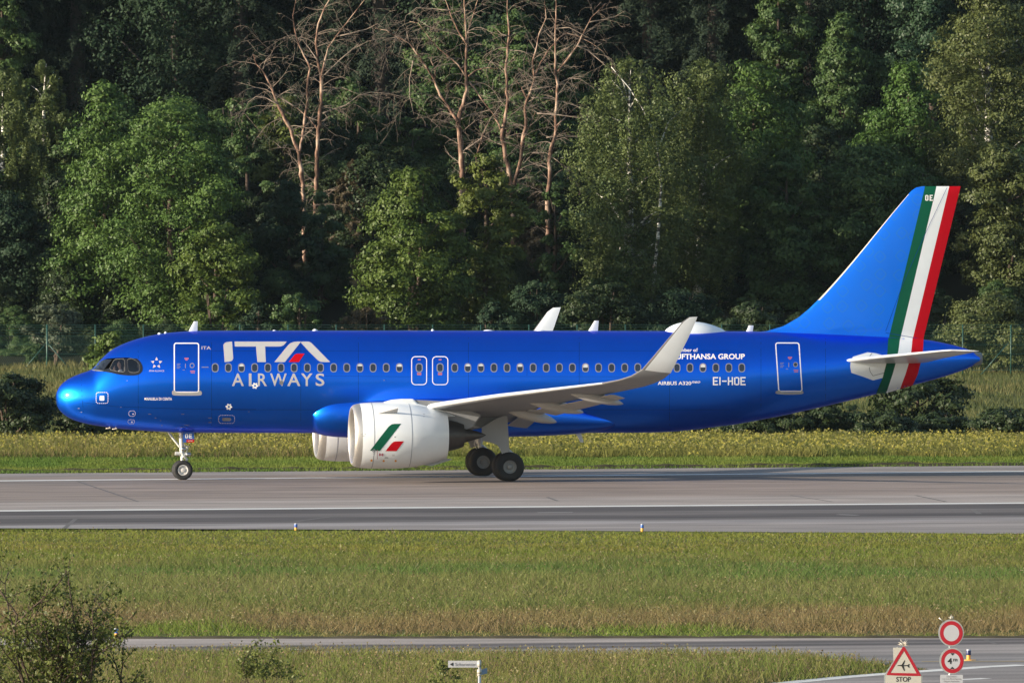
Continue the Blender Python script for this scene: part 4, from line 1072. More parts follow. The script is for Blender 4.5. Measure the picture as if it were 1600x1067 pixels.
def post(parent, px, ytop, d, r=.032, dy=.06):
    p = W(px, ytop, d); o = parent.location; b = MB()
    b.tube([(p.x - o.x, dy, 0), (p.x - o.x, dy, p.z)], r, 12); return b.build('post', M_GALV, parent)
def spikes(parent, px, py, d, n, ln, seed, sp=1.0):
    rng = random.Random(seed); o = Vector(parent.location); c = W(px, py, d) - o; b = MB()
    for k in range(n):
        a = R(-80 + 160 * k / (n - 1)) * sp + rng.uniform(-.08, .08); l_ = ln * rng.uniform(.6, 1.0)
        b.tube([c, c + Vector((math.sin(a) * l_, rng.uniform(-.04, .06), math.cos(a) * l_))], [.006, .004], 5)
    return b.build('bird_spike', M_SPIKE, parent)
p = W(1411, 1040, SD); ts = empty('road_sign', (p.x, p.y, 0)); tag(ts, 'red bordered triangular sign with a black airplane above the word STOP', 'road sign')
tri_o = [zs(418, 484), zs(704, 950), zs(704, 1260), zs(116, 1260), zs(116, 950)]
board('panel', rounded([zs(416, 484), zs(424, 484), zs(690, 925), zs(708, 950), zs(708, 1250), zs(118, 1250), zs(112, 945), zs(130, 915)], 0), SD, .03, M_GALV, ts)
face('panel_face', [[zs(420, 496), zs(695, 958), zs(698, 1245), zs(134, 1245), zs(134, 950)]], SD - .004, M_SIGNW, ts)
face('red_border', [rounded([zs(418, 494), zs(440, 500), zs(690, 940), zs(688, 955), zs(148, 940), zs(152, 925), zs(400, 500)], 1)], SD - .008, M_SIGNR, ts, [[[zs(424, 562), zs(620, 910), zs(212, 902)]]])
face('airplane_symbol', [zz(zs, [(316, 788), (330, 782), (385, 778), (432, 706), (440, 712), (416, 782), (478, 782), (500, 764), (512, 768), (500, 790), (512, 818), (496, 822), (478, 798), (418, 798), (436, 868), (426, 874), (384, 800), (330, 794)])], SD - .008, M_SIGNK, ts)
words_on(ts, [('STOP', *zs(302, 964), *zs(528, 1042), .012)], SD - .008, M_SIGNK)
post(ts, 1411.5, 1012, SD); spikes(ts, *zs(425, 480), SD, 11, .14, 5)
p = W(1400, 1020, SD + 3); wb = empty('white_board', (p.x, p.y, 0)); tag(wb, 'blank white board on a post half hidden behind the triangular sign', 'sign board')
board('panel', [zs(256, 512), zs(310, 510), zs(320, 500), zs(330, 510), zs(420, 512), zs(416, 900), zs(268, 900)], SD + 3, .05, M_SIGNW, wb); post(wb, 1402, 1024, SD + 3, .03, .09)
p = W(1486, 990, SD); rs = empty('road_sign', (p.x, p.y, 0)); tag(rs, 'two round red bordered signs above a small text plate on one grey post', 'road sign')
def disc(cx, cy, rx, ry, m, d, name, parent, hole=None, holepoly=None):
    c = [(cx + rx * math.cos(2 * math.pi * k / 48), cy + ry * math.sin(2 * math.pi * k / 48)) for k in range(48)]
    return c
def circ2(cx, cy, rx, ry, n=48): return [(cx + rx * math.cos(2 * math.pi * k / n), cy + ry * math.sin(2 * math.pi * k / n)) for k in range(n)]
up = board('prohibition_disc', [zs(*q) for q in circ2(1157, 280, 199, 208)], SD, .025, M_GALV, rs)
o_ = face('red_border', [[zs(*q) for q in circ2(1162, 285, 178, 188)]], SD - .004, M_SIGNR, rs, [[[zs(*q) for q in circ2(1162, 284, 121, 127)]]]); 
o_ = face('disc_face', [[zs(*q) for q in circ2(1162, 284, 122, 128)]], SD - .0035, M_SIGNG, rs)
board('height_limit_disc', [zs(*q) for q in circ2(1170, 716, 194, 206)], SD, .025, M_GALV, rs)
face('red_border', [[zs(*q) for q in circ2(1178, 720, 175, 188)]], SD - .004, M_SIGNR, rs, [[[zs(*q) for q in circ2(1178, 720, 121, 128)]]])
face('disc_face', [[zs(*q) for q in circ2(1178, 720, 122, 129)]], SD - .0035, M_SIGNG, rs)
face('arrow_mark', [[zs(1146, 596), zs(1210, 596), zs(1178, 634)], [zs(1142, 842), zs(1174, 806), zs(1210, 842)]], SD - .008, M_SIGNK, rs)
words_on(rs, [('4', *zs(1102, 672), *zs(1170, 764), .02), ('m', *zs(1190, 682), *zs(1252, 724), .006)], SD - .008, M_SIGNK)
board('text_plate', [zs(990, 934), zs(1342, 934), zs(1342, 1062), zs(990, 1062)], SD, .02, M_SIGNG, rs)
M_GREYINK = mat('grey_ink', (0.12, 0.12, 0.14), 0.6)
words_on(rs, [('Durchfahrt', *zs(1086, 946), *zs(1244, 972)), ('nur mit Bewilligung', *zs(1020, 984), *zs(1308, 1014)), ('Airport Authority', *zs(1040, 1022), *zs(1286, 1054))], SD - .008, M_GREYINK)
post(rs, 1484.4, 970, SD, .026, .04); spikes(rs, *zs(1165, 80), SD, 14, .11, 9, .55)
b = MB(); q0, q1 = W(*zs(1035, 105), SD) - rs.location, W(*zs(970, 45), SD) - rs.location; b.tube([q0, q1], .012, 6); b.build('bird_spike', M_SPIKE, rs)
p = W(749, 1040, SD); ss_ = empty('street_sign', (p.x, p.y, 0)); tag(ss_, 'white street name sign with a black arrow on a thin grey post', 'street sign')
def zt_(x, y): return (690 + x / 17.78, 1020 + y / 17.78)
board('name_plate', [zt_(180, 208), zt_(1020, 208), zt_(1020, 394), zt_(180, 394)], SD, .02, M_SIGNG, ss_)
face('arrow_mark', [[zt_(230, 306), zt_(318, 252), zt_(318, 360)]], SD - .006, M_SIGNK, ss_)
words_on(ss_, [('Schorenstr.', *zt_(372, 262), *zt_(972, 356), .004)], SD - .006, M_GREYINK)
post(ss_, 749.2, 1031, SD, .030, .0)
b = MB(); q = W(749, 1036, SD) - ss_.location
for za, zb, r in ((1032.2, 1041.4, .038), (1045.2, 1052, .046), (1053, 1054.6, .048)):
    a_, c_ = W(749, za, SD) - ss_.location, W(749, zb, SD) - ss_.location; b.tube([a_, c_], r, 14)
b.build('clamp', M_SIGNW, ss_)
M_PLATEB = mat('blue_grey_plate', (0.16, 0.22, 0.33), 0.5)
a_, c_ = W(750.5, 1046, SD) - ss_.location, W(761, 1043.5, SD) - ss_.location; a2, c2 = W(750.5, 1054, SD) - ss_.location, W(761, 1052.5, SD) - ss_.location
dv = Vector((0, .25, 0)); b = MB(); b.prism([a_, c_ + dv, c2 + dv, a2], (.004, .012, 0)); b.build('side_plate', M_PLATEB, ss_, False)

# edge markers
M_EBLUE = mat('marker_blue', (0.02, 0.09, 0.35), 0.4); M_EYEL = mat('marker_orange_yellow', (0.75, 0.36, 0.06), 0.5); M_EBLK = mat('marker_navy', (0.015, 0.02, 0.09), 0.4)
def marker(px, yb, h, capm, label, cat='edge light', base=True):
    p = G(px, yb); o = empty('edge_light', p); tag(o, label, cat, 'blue topped edge lights'); r = h * .20
    b = MB(); Mx = Matrix.Rotation(-math.pi / 2, 4, 'Y')
    b.lathe([(0, r * .75), (h * .08, r * .9), (h * .5, r * .85)], Mx, 14); b.build('body', M_EYEL, o)
    b = MB(); b.lathe([(h * .48, r), (h * .52, r * 1.05), (h * .86, r * 1.05), (h * .9, r * .95)], Mx, 14, 0, True); b.build('lens', capm, o, True, 40)
    b = MB(); b.lathe([(h * .88, r * 1.0), (h * .97, r * .9), (h * 1.0, r * .3)], Mx, 14, 0, True); b.build('cap', M_SIGNG, o, True, 40)
    if base: b = MB(); b.lathe([(0.0, r * 3.4), (.025, r * 3.2), (.03, r * .8)], Mx, 18, 0, True); b.build('base_plate', M_EYEL, o, True, 30)
    return o
marker(462.3, 829.5, .27, M_EBLUE, 'blue topped runway edge light below the letters AIRWAYS', base=False)
marker(1003.4, 830.5, .27, M_EBLUE, 'blue topped runway edge light right of the main wheels', base=False)
marker(181.8, 996.5, .26, M_EBLUE, 'blue topped light at the far taxiway edge right of the bare bush')
marker(160.5, 1027, .22, M_EBLUE, 'blue topped light half hidden inside the bare bush')
marker(1513.5, 1031.5, .28, M_EBLK, 'navy and white topped orange light right of the round signs')

# ------------------------------------------------------------------ perimeter fence on the bank
M_FENCE = mat('dark_green_fence_coating', (0.012, 0.055, 0.045), 0.5, vary=0.2)
FD = 540.0
fence = empty('fence', (0, FD + CAMY, 0)); tag(fence, 'tall dark green wire fence with barbed strands in front of the forest', 'fence')
FZ = ground_z(FD)
def fx(px): return W(px, 540, FD).x
fposts = [73.5 + 75.3 * k for k in range(-4, 24)]
ztop = W(800, 507, FD).z
for k, px in enumerate(fposts):
    b = MB(); x = fx(px); r = .055 if k == 4 else .038
    b.tube([(x, 0, FZ - .3), (x, 0, ztop)], r, 8); b.build('post', M_FENCE, fence)
for sx, px in ((-1, 73.5), (1, 73.5), (-1, 1576), (-1, 1553.0)):
    if px == 1553: continue
    x = fx(px); b = MB(); b.tube([(x, 0, FZ + 1.65), (x + sx * 1.5, 0, FZ - .1)], .03, 6); b.build('brace', M_FENCE, fence)
xa, xb = fx(fposts[0]), fx(fposts[-1])
for z in [ztop - .03, ztop - .16, ztop - .30, ztop - .44, ztop - .6, ztop - 1.1, ztop - 1.6, FZ + .15]:
    b = MB(); n = 40; rr = random.Random(int(z * 100))
    b.tube([(xa + (xb - xa) * i / n, -.045, z + rr.uniform(-.012, .012)) for i in range(n + 1)], .009, 4); b.build('wire', M_FENCE, fence)
b = MB(); z0, z1_ = FZ + .1, ztop - .58; hh = z1_ - z0; x = xa
while x < xb:
    b.add([(x, -.03, z0), (x + hh * .6, -.03, z1_), (x + hh * .6 + .006, -.03, z1_), (x + .006, -.03, z0)], [(0, 1, 2, 3)]); b.add([(x + hh * .6, -.034, z0), (x, -.034, z1_), (x + .006, -.034, z1_), (x + hh * .6 + .006, -.034, z0)], [(0, 1, 2, 3)]); x += .11
b.build('wire_mesh', M_FENCE, fence, False, fix=False)

# ------------------------------------------------------------------ vegetation
LEAF = {
 'bright': leaf_mat('leaf_bright_green', (0.028, 0.066, 0.014), (0.088, 0.148, 0.032)),
 'fresh':  leaf_mat('leaf_fresh_green', (0.026, 0.066, 0.013), (0.082, 0.145, 0.030)),
 'yellow': leaf_mat('leaf_yellow_green', (0.048, 0.074, 0.013), (0.105, 0.128, 0.026)),
 'maple':  leaf_mat('leaf_maple_green', (0.034, 0.066, 0.012), (0.090, 0.130, 0.024)),
 'mid':    leaf_mat('leaf_mid_green', (0.022, 0.054, 0.018), (0.074, 0.118, 0.034)),
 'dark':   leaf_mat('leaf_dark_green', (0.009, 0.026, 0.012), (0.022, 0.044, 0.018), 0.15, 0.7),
 'blue':   leaf_mat('leaf_blue_green', (0.018, 0.045, 0.024), (0.042, 0.078, 0.036)),
 'olive':  leaf_mat('leaf_birch_olive', (0.040, 0.066, 0.022), (0.104, 0.132, 0.042)),
 'poplar': leaf_mat('leaf_poplar', (0.040, 0.058, 0.018), (0.100, 0.118, 0.036)),
 'dry':    leaf_mat('twig_dry_brown', (0.045, 0.038, 0.020), (0.085, 0.065, 0.035)),
 'pale':   leaf_mat('leaf_willow_grey', (0.045, 0.060, 0.035), (0.085, 0.105, 0.065)),
 'needle': leaf_mat('needle_shade_dark', (0.006, 0.014, 0.008), (0.014, 0.026, 0.013), 0.05, 0.8),  # needles coloured extra dark in place of shade cast on the slope
 'shrub':  leaf_mat('leaf_shrub_dark', (0.014, 0.030, 0.012), (0.038, 0.056, 0.018)),
 'twig':   leaf_mat('leaf_small_olive', (0.050, 0.070, 0.016), (0.125, 0.145, 0.034)),
}
BARK = mat('bark_brown', (0.055, 0.036, 0.026), 0.9, vary=0.4, scale=3, bump=0.5)
BARKD = mat('bark_dark', (0.040, 0.032, 0.026), 0.9, vary=0.4, scale=3, bump=0.5)
def flaking_bark():
    m, n, l, p = nodes_of('bark_dead_flaking'); tc = n.new('ShaderNodeTexCoord'); mp = n.new('ShaderNodeMapping'); mp.inputs['Scale'].default_value = (2.0, 2.0, .8); l.new(tc.outputs['Object'], mp.inputs[0])
    no = n.new('ShaderNodeTexNoise'); no.inputs['Scale'].default_value = 1.5; no.inputs['Detail'].default_value = 7; l.new(mp.outputs[0], no.inputs['Vector'])
    rp = n.new('ShaderNodeValToRGB'); e = rp.color_ramp.elements; e[0].position = .40; e[0].color = (0.055, 0.036, 0.028, 1); e[1].position = .62; e[1].color = (0.34, 0.25, 0.19, 1); q = e.new(.5); q.color = (0.17, 0.10, 0.072, 1)
    l.new(no.outputs[0], rp.inputs[0]); l.new(rp.outputs[0], p.inputs['Base Color']); p.inputs['Roughness'].default_value = .9; p.inputs['Specular IOR Level'].default_value = .15; return m
DEADBARK = flaking_bark()
DEADTWIG = mat('twig_bleached', (0.19, 0.15, 0.12), 0.9, vary=0.7, scale=1.2)
def birch_bark():
    m, n, l, p = nodes_of('birch_bark'); tc = n.new('ShaderNodeTexCoord'); mp = n.new('ShaderNodeMapping'); mp.inputs['Scale'].default_value = (1.2, 1.2, 3.2); l.new(tc.outputs['Object'], mp.inputs[0])
    no = n.new('ShaderNodeTexNoise'); no.inputs['Scale'].default_value = 1.6; no.inputs['Detail'].default_value = 6; l.new(mp.outputs[0], no.inputs['Vector'])
    rp = n.new('ShaderNodeValToRGB'); e = rp.color_ramp.elements; e[0].position = .46; e[0].color = (0.05, 0.045, 0.04, 1); e[1].position = .54; e[1].color = (0.62, 0.60, 0.55, 1)
    l.new(no.outputs[0], rp.inputs[0]); l.new(rp.outputs[0], p.inputs['Base Color']); p.inputs['Roughness'].default_value = .8; return m
BIRCH = birch_bark()

def quads_mesh(name, P, N, size, aspect, tone, m, rng, up_twist=None):
    """many small leaf shaped faces"""
    n = len(P); N = N / (np.linalg.norm(N, axis=1, keepdims=True) + 1e-9)
    rnd = rng.normal(size=(n, 3)) if up_twist is None else up_twist + rng.normal(size=(n, 3)) * .35
    T = np.cross(N, rnd); T /= (np.linalg.norm(T, axis=1, keepdims=True) + 1e-9)
    B = np.cross(N, T)
    if up_twist is not None: T, B = B, T
    s = size[:, None]
    V = np.empty((n, 4, 3)); V[:, 0] = P - T * s * .55; V[:, 1] = P + B * s * aspect * .5 + T * s * .05; V[:, 2] = P + T * s * .55; V[:, 3] = P - B * s * aspect * .5 + T * s * .05
    me = bpy.data.meshes.new(name)
    me.vertices.add(n * 4); me.vertices.foreach_set('co', V.reshape(-1).astype(np.float32))
    me.loops.add(n * 4); me.loops.foreach_set('vertex_index', np.arange(n * 4, dtype=np.int32))
    me.polygons.add(n); me.polygons.foreach_set('loop_start', np.arange(0, n * 4, 4, dtype=np.int32)); me.polygons.foreach_set('loop_total', np.full(n, 4, dtype=np.int32))
    at = me.attributes.new('tone', 'FLOAT', 'FACE'); at.data.foreach_set('value', tone.astype(np.float32))
    me.materials.append(m); me.update(calc_edges=True)
    return me
def crown_points(rng, kind, Wd, z0, z1, leaf, dens=1.0):
    H = z1 - z0; Rr = Wd / 2
    def env(t):
        if kind == 'spruce': return Rr * (0.06 + .94 * (1 - t) ** .85)
        if kind == 'cone': return Rr * np.clip(np.sin(np.pi * np.clip(t * .80 + .22, 0, 1)) ** .8, .12, 1)
        if kind == 'bush': return Rr * np.clip(np.sin(np.pi * np.clip(t * .62 + .36, 0, 1)) ** .6, .12, 1)
        return Rr * np.clip(np.sin(np.pi * np.clip(t * .84 + .12, 0, 1)) ** .62, .12, 1)
    ph = rng.uniform(0, 6.28, 4)
    Ps, Ns, Ts = [], [], []; ctr_ = None
    area = 2 * math.pi * Rr * H * .72 + math.pi * Rr * Rr
    ntot = int(min(52000, area * 3.4 * dens / (leaf * leaf * .30)))
    if kind == 'spruce':
        nb = int(max(40, H * 11)); per = max(6, ntot // nb)
        for k in range(nb):
            t = (k + rng.uniform()) / nb; t = t ** .9; a = k * 2.399 + rng.uniform(-.4, .4); r = float(env(t)) * rng.uniform(.72, 1.06)
            u = rng.uniform(.12, 1, per) ** .7
            x = np.cos(a) * r * u; y = np.sin(a) * r * u; z = z0 + H * t + r * (.10 * u - .42 * u * u)
            side = rng.normal(size=per) * .14 * r * (1.1 - u); x2 = x - np.sin(a) * side; y2 = y + np.cos(a) * side
            drop = rng.uniform(0, 1, per) * (.25 + .10 * r)
            P = np.stack([x2, y2, z - drop], 1); N = np.stack([np.cos(a) * np.ones(per), np.sin(a) * np.ones(per), np.full(per, .5)], 1) + rng.normal(size=(per, 3)) * .5
            Ps.append(P); Ns.append(N); Ts.append(np.full(per, rng.uniform(0, .35)) + u * .3)
    else:
        nl = int(np.clip(H * Rr * 1.0, 12, 70)); ctr = []
        for k in range(nl):
            t = (k + rng.uniform(.1, .9)) / nl; a = k * 2.399 + rng.uniform(-.5, .5)
            e = float(env(t)) * (1 + .17 * math.sin(2 * a + ph[0]) + .13 * math.sin(3 * a + ph[1] + 4 * t))
            lr = np.clip(Rr * rng.uniform(.24, .44), .35, 2.0) * (1.0 if t < .8 else .72)
            rad = max(0, e - lr * .8) * (rng.uniform(.72, 1.0) if rng.uniform() < .8 else rng.uniform(.1, .6))
            ctr.append((math.cos(a) * rad, math.sin(a) * rad, z0 + H * t - (lr * .3 if t > .85 else 0), lr))
        ctr_ = ctr; wts = np.array([c[3] ** 2 for c in ctr]); wts /= wts.sum()
        for c, w in zip(ctr, wts):
            nlv = int(ntot * w); ns = max(6, int(22 * c[3] ** 1.3)); per = max(5, nlv // ns); cc = np.array(c[:3])
            for j in range(ns):
                d = rng.normal(size=3); d[2] = d[2] * .8 + .25; d /= np.linalg.norm(d); sr = c[3] * rng.uniform(.22, .55)
                sc = cc + d * c[3] * rng.uniform(.55, 1.12) * np.array([1, 1, .82])
                if kind == 'birch':
                    q = rng.normal(size=(per, 3)) * np.array([.24, .24, 1.0]) * sr * 1.1; q[:, 2] = -np.abs(q[:, 2]) * 2.2 + sr * .4
                else:
                    q = rng.normal(size=(per, 3)); q /= np.linalg.norm(q, axis=1, keepdims=True); q *= (rng.uniform(0.05, 1, (per, 1)) ** .6) * sr * rng.choice((.8, 1.0, 1.5), (per, 1)) * np.array([1.15, 1.15, .72])
                P = sc + q; N = d * .75 + q / (sr + 1e-6) * .55 + np.array([0, 0, .35]) + rng.normal(size=(per, 3)) * .42
                Ps.append(P); Ns.append(N); Ts.append(np.full(per, rng.uniform(0, .35)))
    P = np.concatenate(Ps); N = np.concatenate(Ns)
    for ax in (0, 1):
        lo, hi = np.percentile(P[:, ax], (.35, 99.65)); P[:, ax] = (P[:, ax] - (lo + hi) / 2) * (Wd / max(.1, hi - lo))
    lo, hi = np.percentile(P[:, 2], (.5, 99.9)); f_ = (z1 - z0) / max(.1, hi - lo); P[:, 2] = z0 + (P[:, 2] - lo) * f_
    if ctr_ is not None: ctr_ = [(c[0], c[1], min(z1, z0 + (c[2] - lo) * f_), c[3]) for c in ctr_]
    T = np.concatenate(Ts) + rng.uniform(0, .25, len(P))
    return P, N, T, ctr_
def make_tree(name, kind, lk, Wd, H, z0, loc, seed, leaf=.27, bark=None, dens=1.0, bend=None, stems=1, trunkname='trunk'):
    rng = np.random.default_rng(seed); bark = bark or BARK
    root = empty(name, loc)
    P, N, T, ctr = crown_points(rng, kind, Wd, z0, H, leaf, dens)
    sz = leaf * rng.uniform(.6, 1.35, len(P))
    if bend is None: bend = rng.uniform(-.3, .3, 2) * (.4 if kind == 'spruce' else 1)
    def axis(t): return Vector((bend[0] * math.sin(t * 2.2), bend[1] * math.sin(t * 2.6), H * .92 * t))
    sh = np.clip(P[:, 2:3] / H, 0, 1); P = P + np.concatenate([bend[0] * np.sin(sh * 2.2), bend[1] * np.sin(sh * 2.6), 0 * sh], 1)
    me = quads_mesh('crown', P, N, sz, .62 if kind != 'spruce' else .38, T, LEAF[lk], rng)
    link('crown', me, root)
    b = MB(); r0 = max(.05, .018 * H + .012 * Wd) * (.75 if stems > 1 else 1)
    for q in range(stems):
        off = Vector((rng.uniform(-.2, .2), rng.uniform(-.2, .2), 0)) * (1.6 if stems > 1 else 0)
        b.tube([axis(t) + off * (.4 + 1.6 * t) for t in np.linspace(0, 1, 9)], [r0 * (1.25 if t == 0 else 1) * (1 - t) ** .8 + .02 for t in np.linspace(0, 1, 9)], 8)
    if ctr:
        for c in ctr[::1 if len(ctr) < 24 else 2]:
            c = Vector(c[:3]); t = max(.12, min(.9, (c.z - math.hypot(c.x, c.y) * .75) / (H * .92))); a = axis(t)
            mid = a.lerp(c, .5) + Vector((0, 0, -.08 * (c - a).length if kind != 'birch' else .12 * (c - a).length)); b.tube([a, mid, c], [r0 * .38 * (1 - t) + .03, r0 * .25 * (1 - t) + .02, .012], 5)
    b.build(trunkname, bark, root)
    return root
def px_tree(x0, x1, yt, yb, d, kind, lk, label, cat='tree', name=None, seed=None, group=None, **kw):
    kw.setdefault('leaf', .18)
    xm = (x0 + x1) / 2; gz = ground_z(d); a, c = W(x0, 400, d), W(x1, 400, d); top = W(xm, yt, d).z; bot = max(W(xm, yb, d).z, gz + .15)
    Wd = c.x - a.x
    sd = seed if seed is not None else int(x0 * 7 + yt * 13 + d) % 100000
    r = make_tree(name or 'tree', kind, lk, Wd, top - gz, max(.1, bot - gz), Vector(((a.x + c.x) / 2, d + CAMY, gz - .05)), sd, **kw)
    return tag(r, label, cat, group)
T = px_tree
T(-48, 60, -40, 330, 592, 'broad', 'mid', 'tall sunlit green tree in the top left corner above the birches', name='deciduous_tree')
T(-62, 64, 108, 520, 574, 'birch', 'olive', 'drooping grey green birch at the left edge with a pale trunk', name='birch_tree', bark=BIRCH, leaf=.16)
T(22, 130, 96, 470, 579, 'birch', 'olive', 'slender birch with a thin white stem just left of the large bright tree', name='birch_tree', bark=BIRCH, leaf=.16, dens=.8)
T(84, 250, 128, 540, 561, 'cone', 'bright', 'bright green pointed tree behind the aircraft nose', name='deciduous_tree', dens=1.05)
T(165, 380, 152, 520, 558, 'broad', 'bright', 'large round bright green tree right of the pointed one behind the front door', name='deciduous_tree', dens=1.05)
T(265, 400, 345, 535, 553, 'broad', 'maple', 'low olive tree under the large bright tree above the forward roof', name='deciduous_tree')
T(392, 492, 152, 340, 581, 'broad', 'yellow', 'small yellow green tree at the foot of the left dead tree', name='deciduous_tree')
T(352, 430, 180, 420, 577, 'broad', 'mid', 'mid green tree squeezed between the large bright tree and the yellow one', name='deciduous_tree')
T(382, 515, 283, 510, 562, 'cone', 'dark', 'blackish green tree standing above the title lettering', name='deciduous_tree', dens=1.7)
T(455, 545, 300, 470, 566, 'broad', 'mid', 'mid green bushy tree hiding the foot of the straight dead trunk', name='deciduous_tree', dens=1.2)
T(815, 905, 300, 480, 564, 'broad', 'mid', 'mid green bushy tree hiding the foot of the rightmost dead trunk', name='deciduous_tree', dens=1.2)
T(500, 632, 122, 340, 587, 'broad', 'mid', 'mid green tree between the left and middle dead trees', name='deciduous_tree')
T(488, 612, 250, 520, 571, 'spruce', 'dry', 'thin brownish conifer left of the maple', name='conifer_tree', dens=.8)
T(556, 738, 262, 505, 552, 'cone', 'maple', 'sunlit maple with a short forked trunk in the middle of the forest edge', name='maple_tree', stems=3)
T(690, 815, 240, 505, 556, 'broad', 'yellow', 'yellowish tree pressed against the right side of the maple', name='deciduous_tree')
T(640, 765, -20, 300, 589, 'broad', 'mid', 'leafy tree behind the forked dead trunk', name='deciduous_tree')
T(735, 850, 15, 320, 586, 'broad', 'mid', 'leafy tree behind the tallest dead trunk', name='deciduous_tree')
T(825, 945, 70, 350, 588, 'broad', 'mid', 'leafy tree behind the rightmost dead trunk', name='deciduous_tree')
T(785, 912, 290, 525, 570, 'spruce', 'dry', 'bare brown conifer left of the large birch', name='conifer_tree', dens=1.0)
T(884, 1075, 92, 505, 561, 'birch', 'olive', 'large drooping birch with a white trunk behind the wing tip', name='birch_tree', bark=BIRCH, leaf=.155, dens=1.1)
T(1000, 1182, 95, 505, 566, 'birch', 'olive', 'second drooping birch grown into the right side of the large one', name='birch_tree', bark=BIRCH, leaf=.155, dens=1.0)
T(1085, 1265, 98, 520, 572, 'broad', 'bright', 'green broadleaf tree right of the drooping birches', name='deciduous_tree')
T(1250, 1388, 22, 280, 590, 'cone', 'mid', 'pointed green tree high above the tail fin', name='deciduous_tree')
T(1150, 1278, -40, 240, 596, 'broad', 'mid', 'tall green tree at the top of the picture left of the pointed one', name='deciduous_tree')
T(1335, 1505, 98, 340, 580, 'cone', 'fresh', 'fresh green tree directly above the tip of the fin', name='deciduous_tree')
T(1380, 1540, -50, 160, 598, 'broad', 'blue', 'bluish green tree at the top edge right of the dark gap', name='deciduous_tree')
T(1440, 1655, -30, 340, 575, 'broad', 'poplar', 'large pale poplar with a light trunk in the top right corner', name='poplar_tree', bark=BIRCH, leaf=.17)
T(1505, 1660, 225, 500, 565, 'broad', 'poplar', 'light olive tree right of the tail fin', name='deciduous_tree')
T(1150, 1310, 235, 530, 566, 'broad', 'mid', 'shaded tree in front of which the fin fillet rises', name='deciduous_tree')
T(1265, 1475, 225, 560, 569, 'broad', 'mid', 'shaded green tree behind the tail fin', name='deciduous_tree')
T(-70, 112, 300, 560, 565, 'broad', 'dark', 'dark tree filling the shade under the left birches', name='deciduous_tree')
# the white stem of the big birch runs outside its leaves
def stem(pts, w, d, m, parent, name, wig=0.0, seed=0, n=8, taper=True):
    rng = random.Random(seed); o = Vector(parent.location); q = []
    for i, (x, y) in enumerate(pts):
        v = W(x, y, d) - o; v.y += rng.uniform(-wig, wig); q.append(v)
    k = len(q); sc = d / F
    rad = [max(.006, w * sc * .5 * (1 - .85 * i / max(1, k - 1) if taper else 1)) for i in range(k)]
    fine, fr_ = [q[0]], [rad[0]]
    for i in range(1, k):
        m_ = max(1, int((q[i] - q[i - 1]).length / .3))
        for t in range(1, m_ + 1):
            u = t / m_; v = q[i - 1].lerp(q[i], u)
            if t < m_: v = v + Vector((rng.uniform(-1, 1), rng.uniform(-1, 1), 0)) * min(.05, rad[i] * .5)
            fine.append(v); fr_.append((rad[i - 1] + (rad[i] - rad[i - 1]) * u) * rng.uniform(.86, 1.14))
    b = MB(); b.tube(fine, fr_, n); return b.build(name, m, parent), q, rad
bt = [o for o in bpy.data.objects if o.get('label', '').startswith('large drooping birch')][0]
stem([(1017, 520), (1020, 455), (1026, 390), (1030, 330), (1033, 290), (1027, 230), (1018, 200), (1005, 172), (985, 140), (955, 105)], 6.5, 559.6, BIRCH, bt, 'stem', .1, 3)
stem([(1030, 228), (1045, 190), (1065, 172)], 3, 559.8, BIRCH, bt, 'stem', .1, 4)

# dead trees: main limbs measured, twigs grown at random
def za(x, y): return (400 + x / 4.0, y / 4.0)
def zb_(x, y): return (620 + x / 3.556, y / 3.556)
def dead_tree(base_px, d, limbs, label, seed):
    gz = ground_z(d); p = W(*base_px, d); root = empty('dead_tree', Vector((p.x, d + CAMY, gz - .05))); tag(root, label, 'tree')
    rng = random.Random(seed); tw = MB()
    def twig(p, dr, ln, r, depth):
        k = max(4, int(ln / .22)); pts = [p]; v = dr.normalized(); droop = rng.uniform(-.16, .03)
        for i in range(k):
            v = (v + Vector((rng.uniform(-.20, .20), rng.uniform(-.14, .14), rng.uniform(-.14, .14) + droop))).normalized(); pts.append(pts[-1] + v * (ln / k))
        tw.tube(pts, [max(.005, r * (1 - .8 * i / k)) for i in range(k + 1)], 4, caps=False)
        if depth > 0:
            for i in range(1, k + 1):
                if rng.random() < (.55 if depth > 1 else .42):
                    d2 = (v + Vector((rng.uniform(-1, 1), rng.uniform(-.6, .6), rng.uniform(-1, .8)))).normalized(); twig(pts[i], d2, ln * rng.uniform(.25, .55), r * .55, depth - 1)
    for i, (fn, pts, w) in enumerate(limbs):
        pts = [fn(*q) for q in pts]
        if i == 0: pts = [base_px] + pts
        ob, q, rad = stem(pts, w, d, DEADBARK if w >= 3 else DEADTWIG, root, 'trunk' if i == 0 else 'limb', .35 if i else .05, seed + i, 8 if w > 4 else 6)
        for j in range(1, len(q)):
            seg = q[j] - q[j - 1]
            if q[j].z + gz < W(800, 330, d).z: continue
            for _ in range(1 + int(seg.length / .5)):
                u = rng.random(); pp = q[j - 1].lerp(q[j], u); dd = (seg.normalized() * .6 + Vector((rng.choice((-1, 1)) * rng.uniform(.5, 1.2), rng.uniform(-.7, .7), rng.uniform(-.4, .6))))
                twig(pp, dd, rng.uniform(.5, 2.1), max(.009, min(.024, rad[j] * .4)), 2)
    tw.build('twigs', DEADTWIG, root, False, fix=False)
    return root
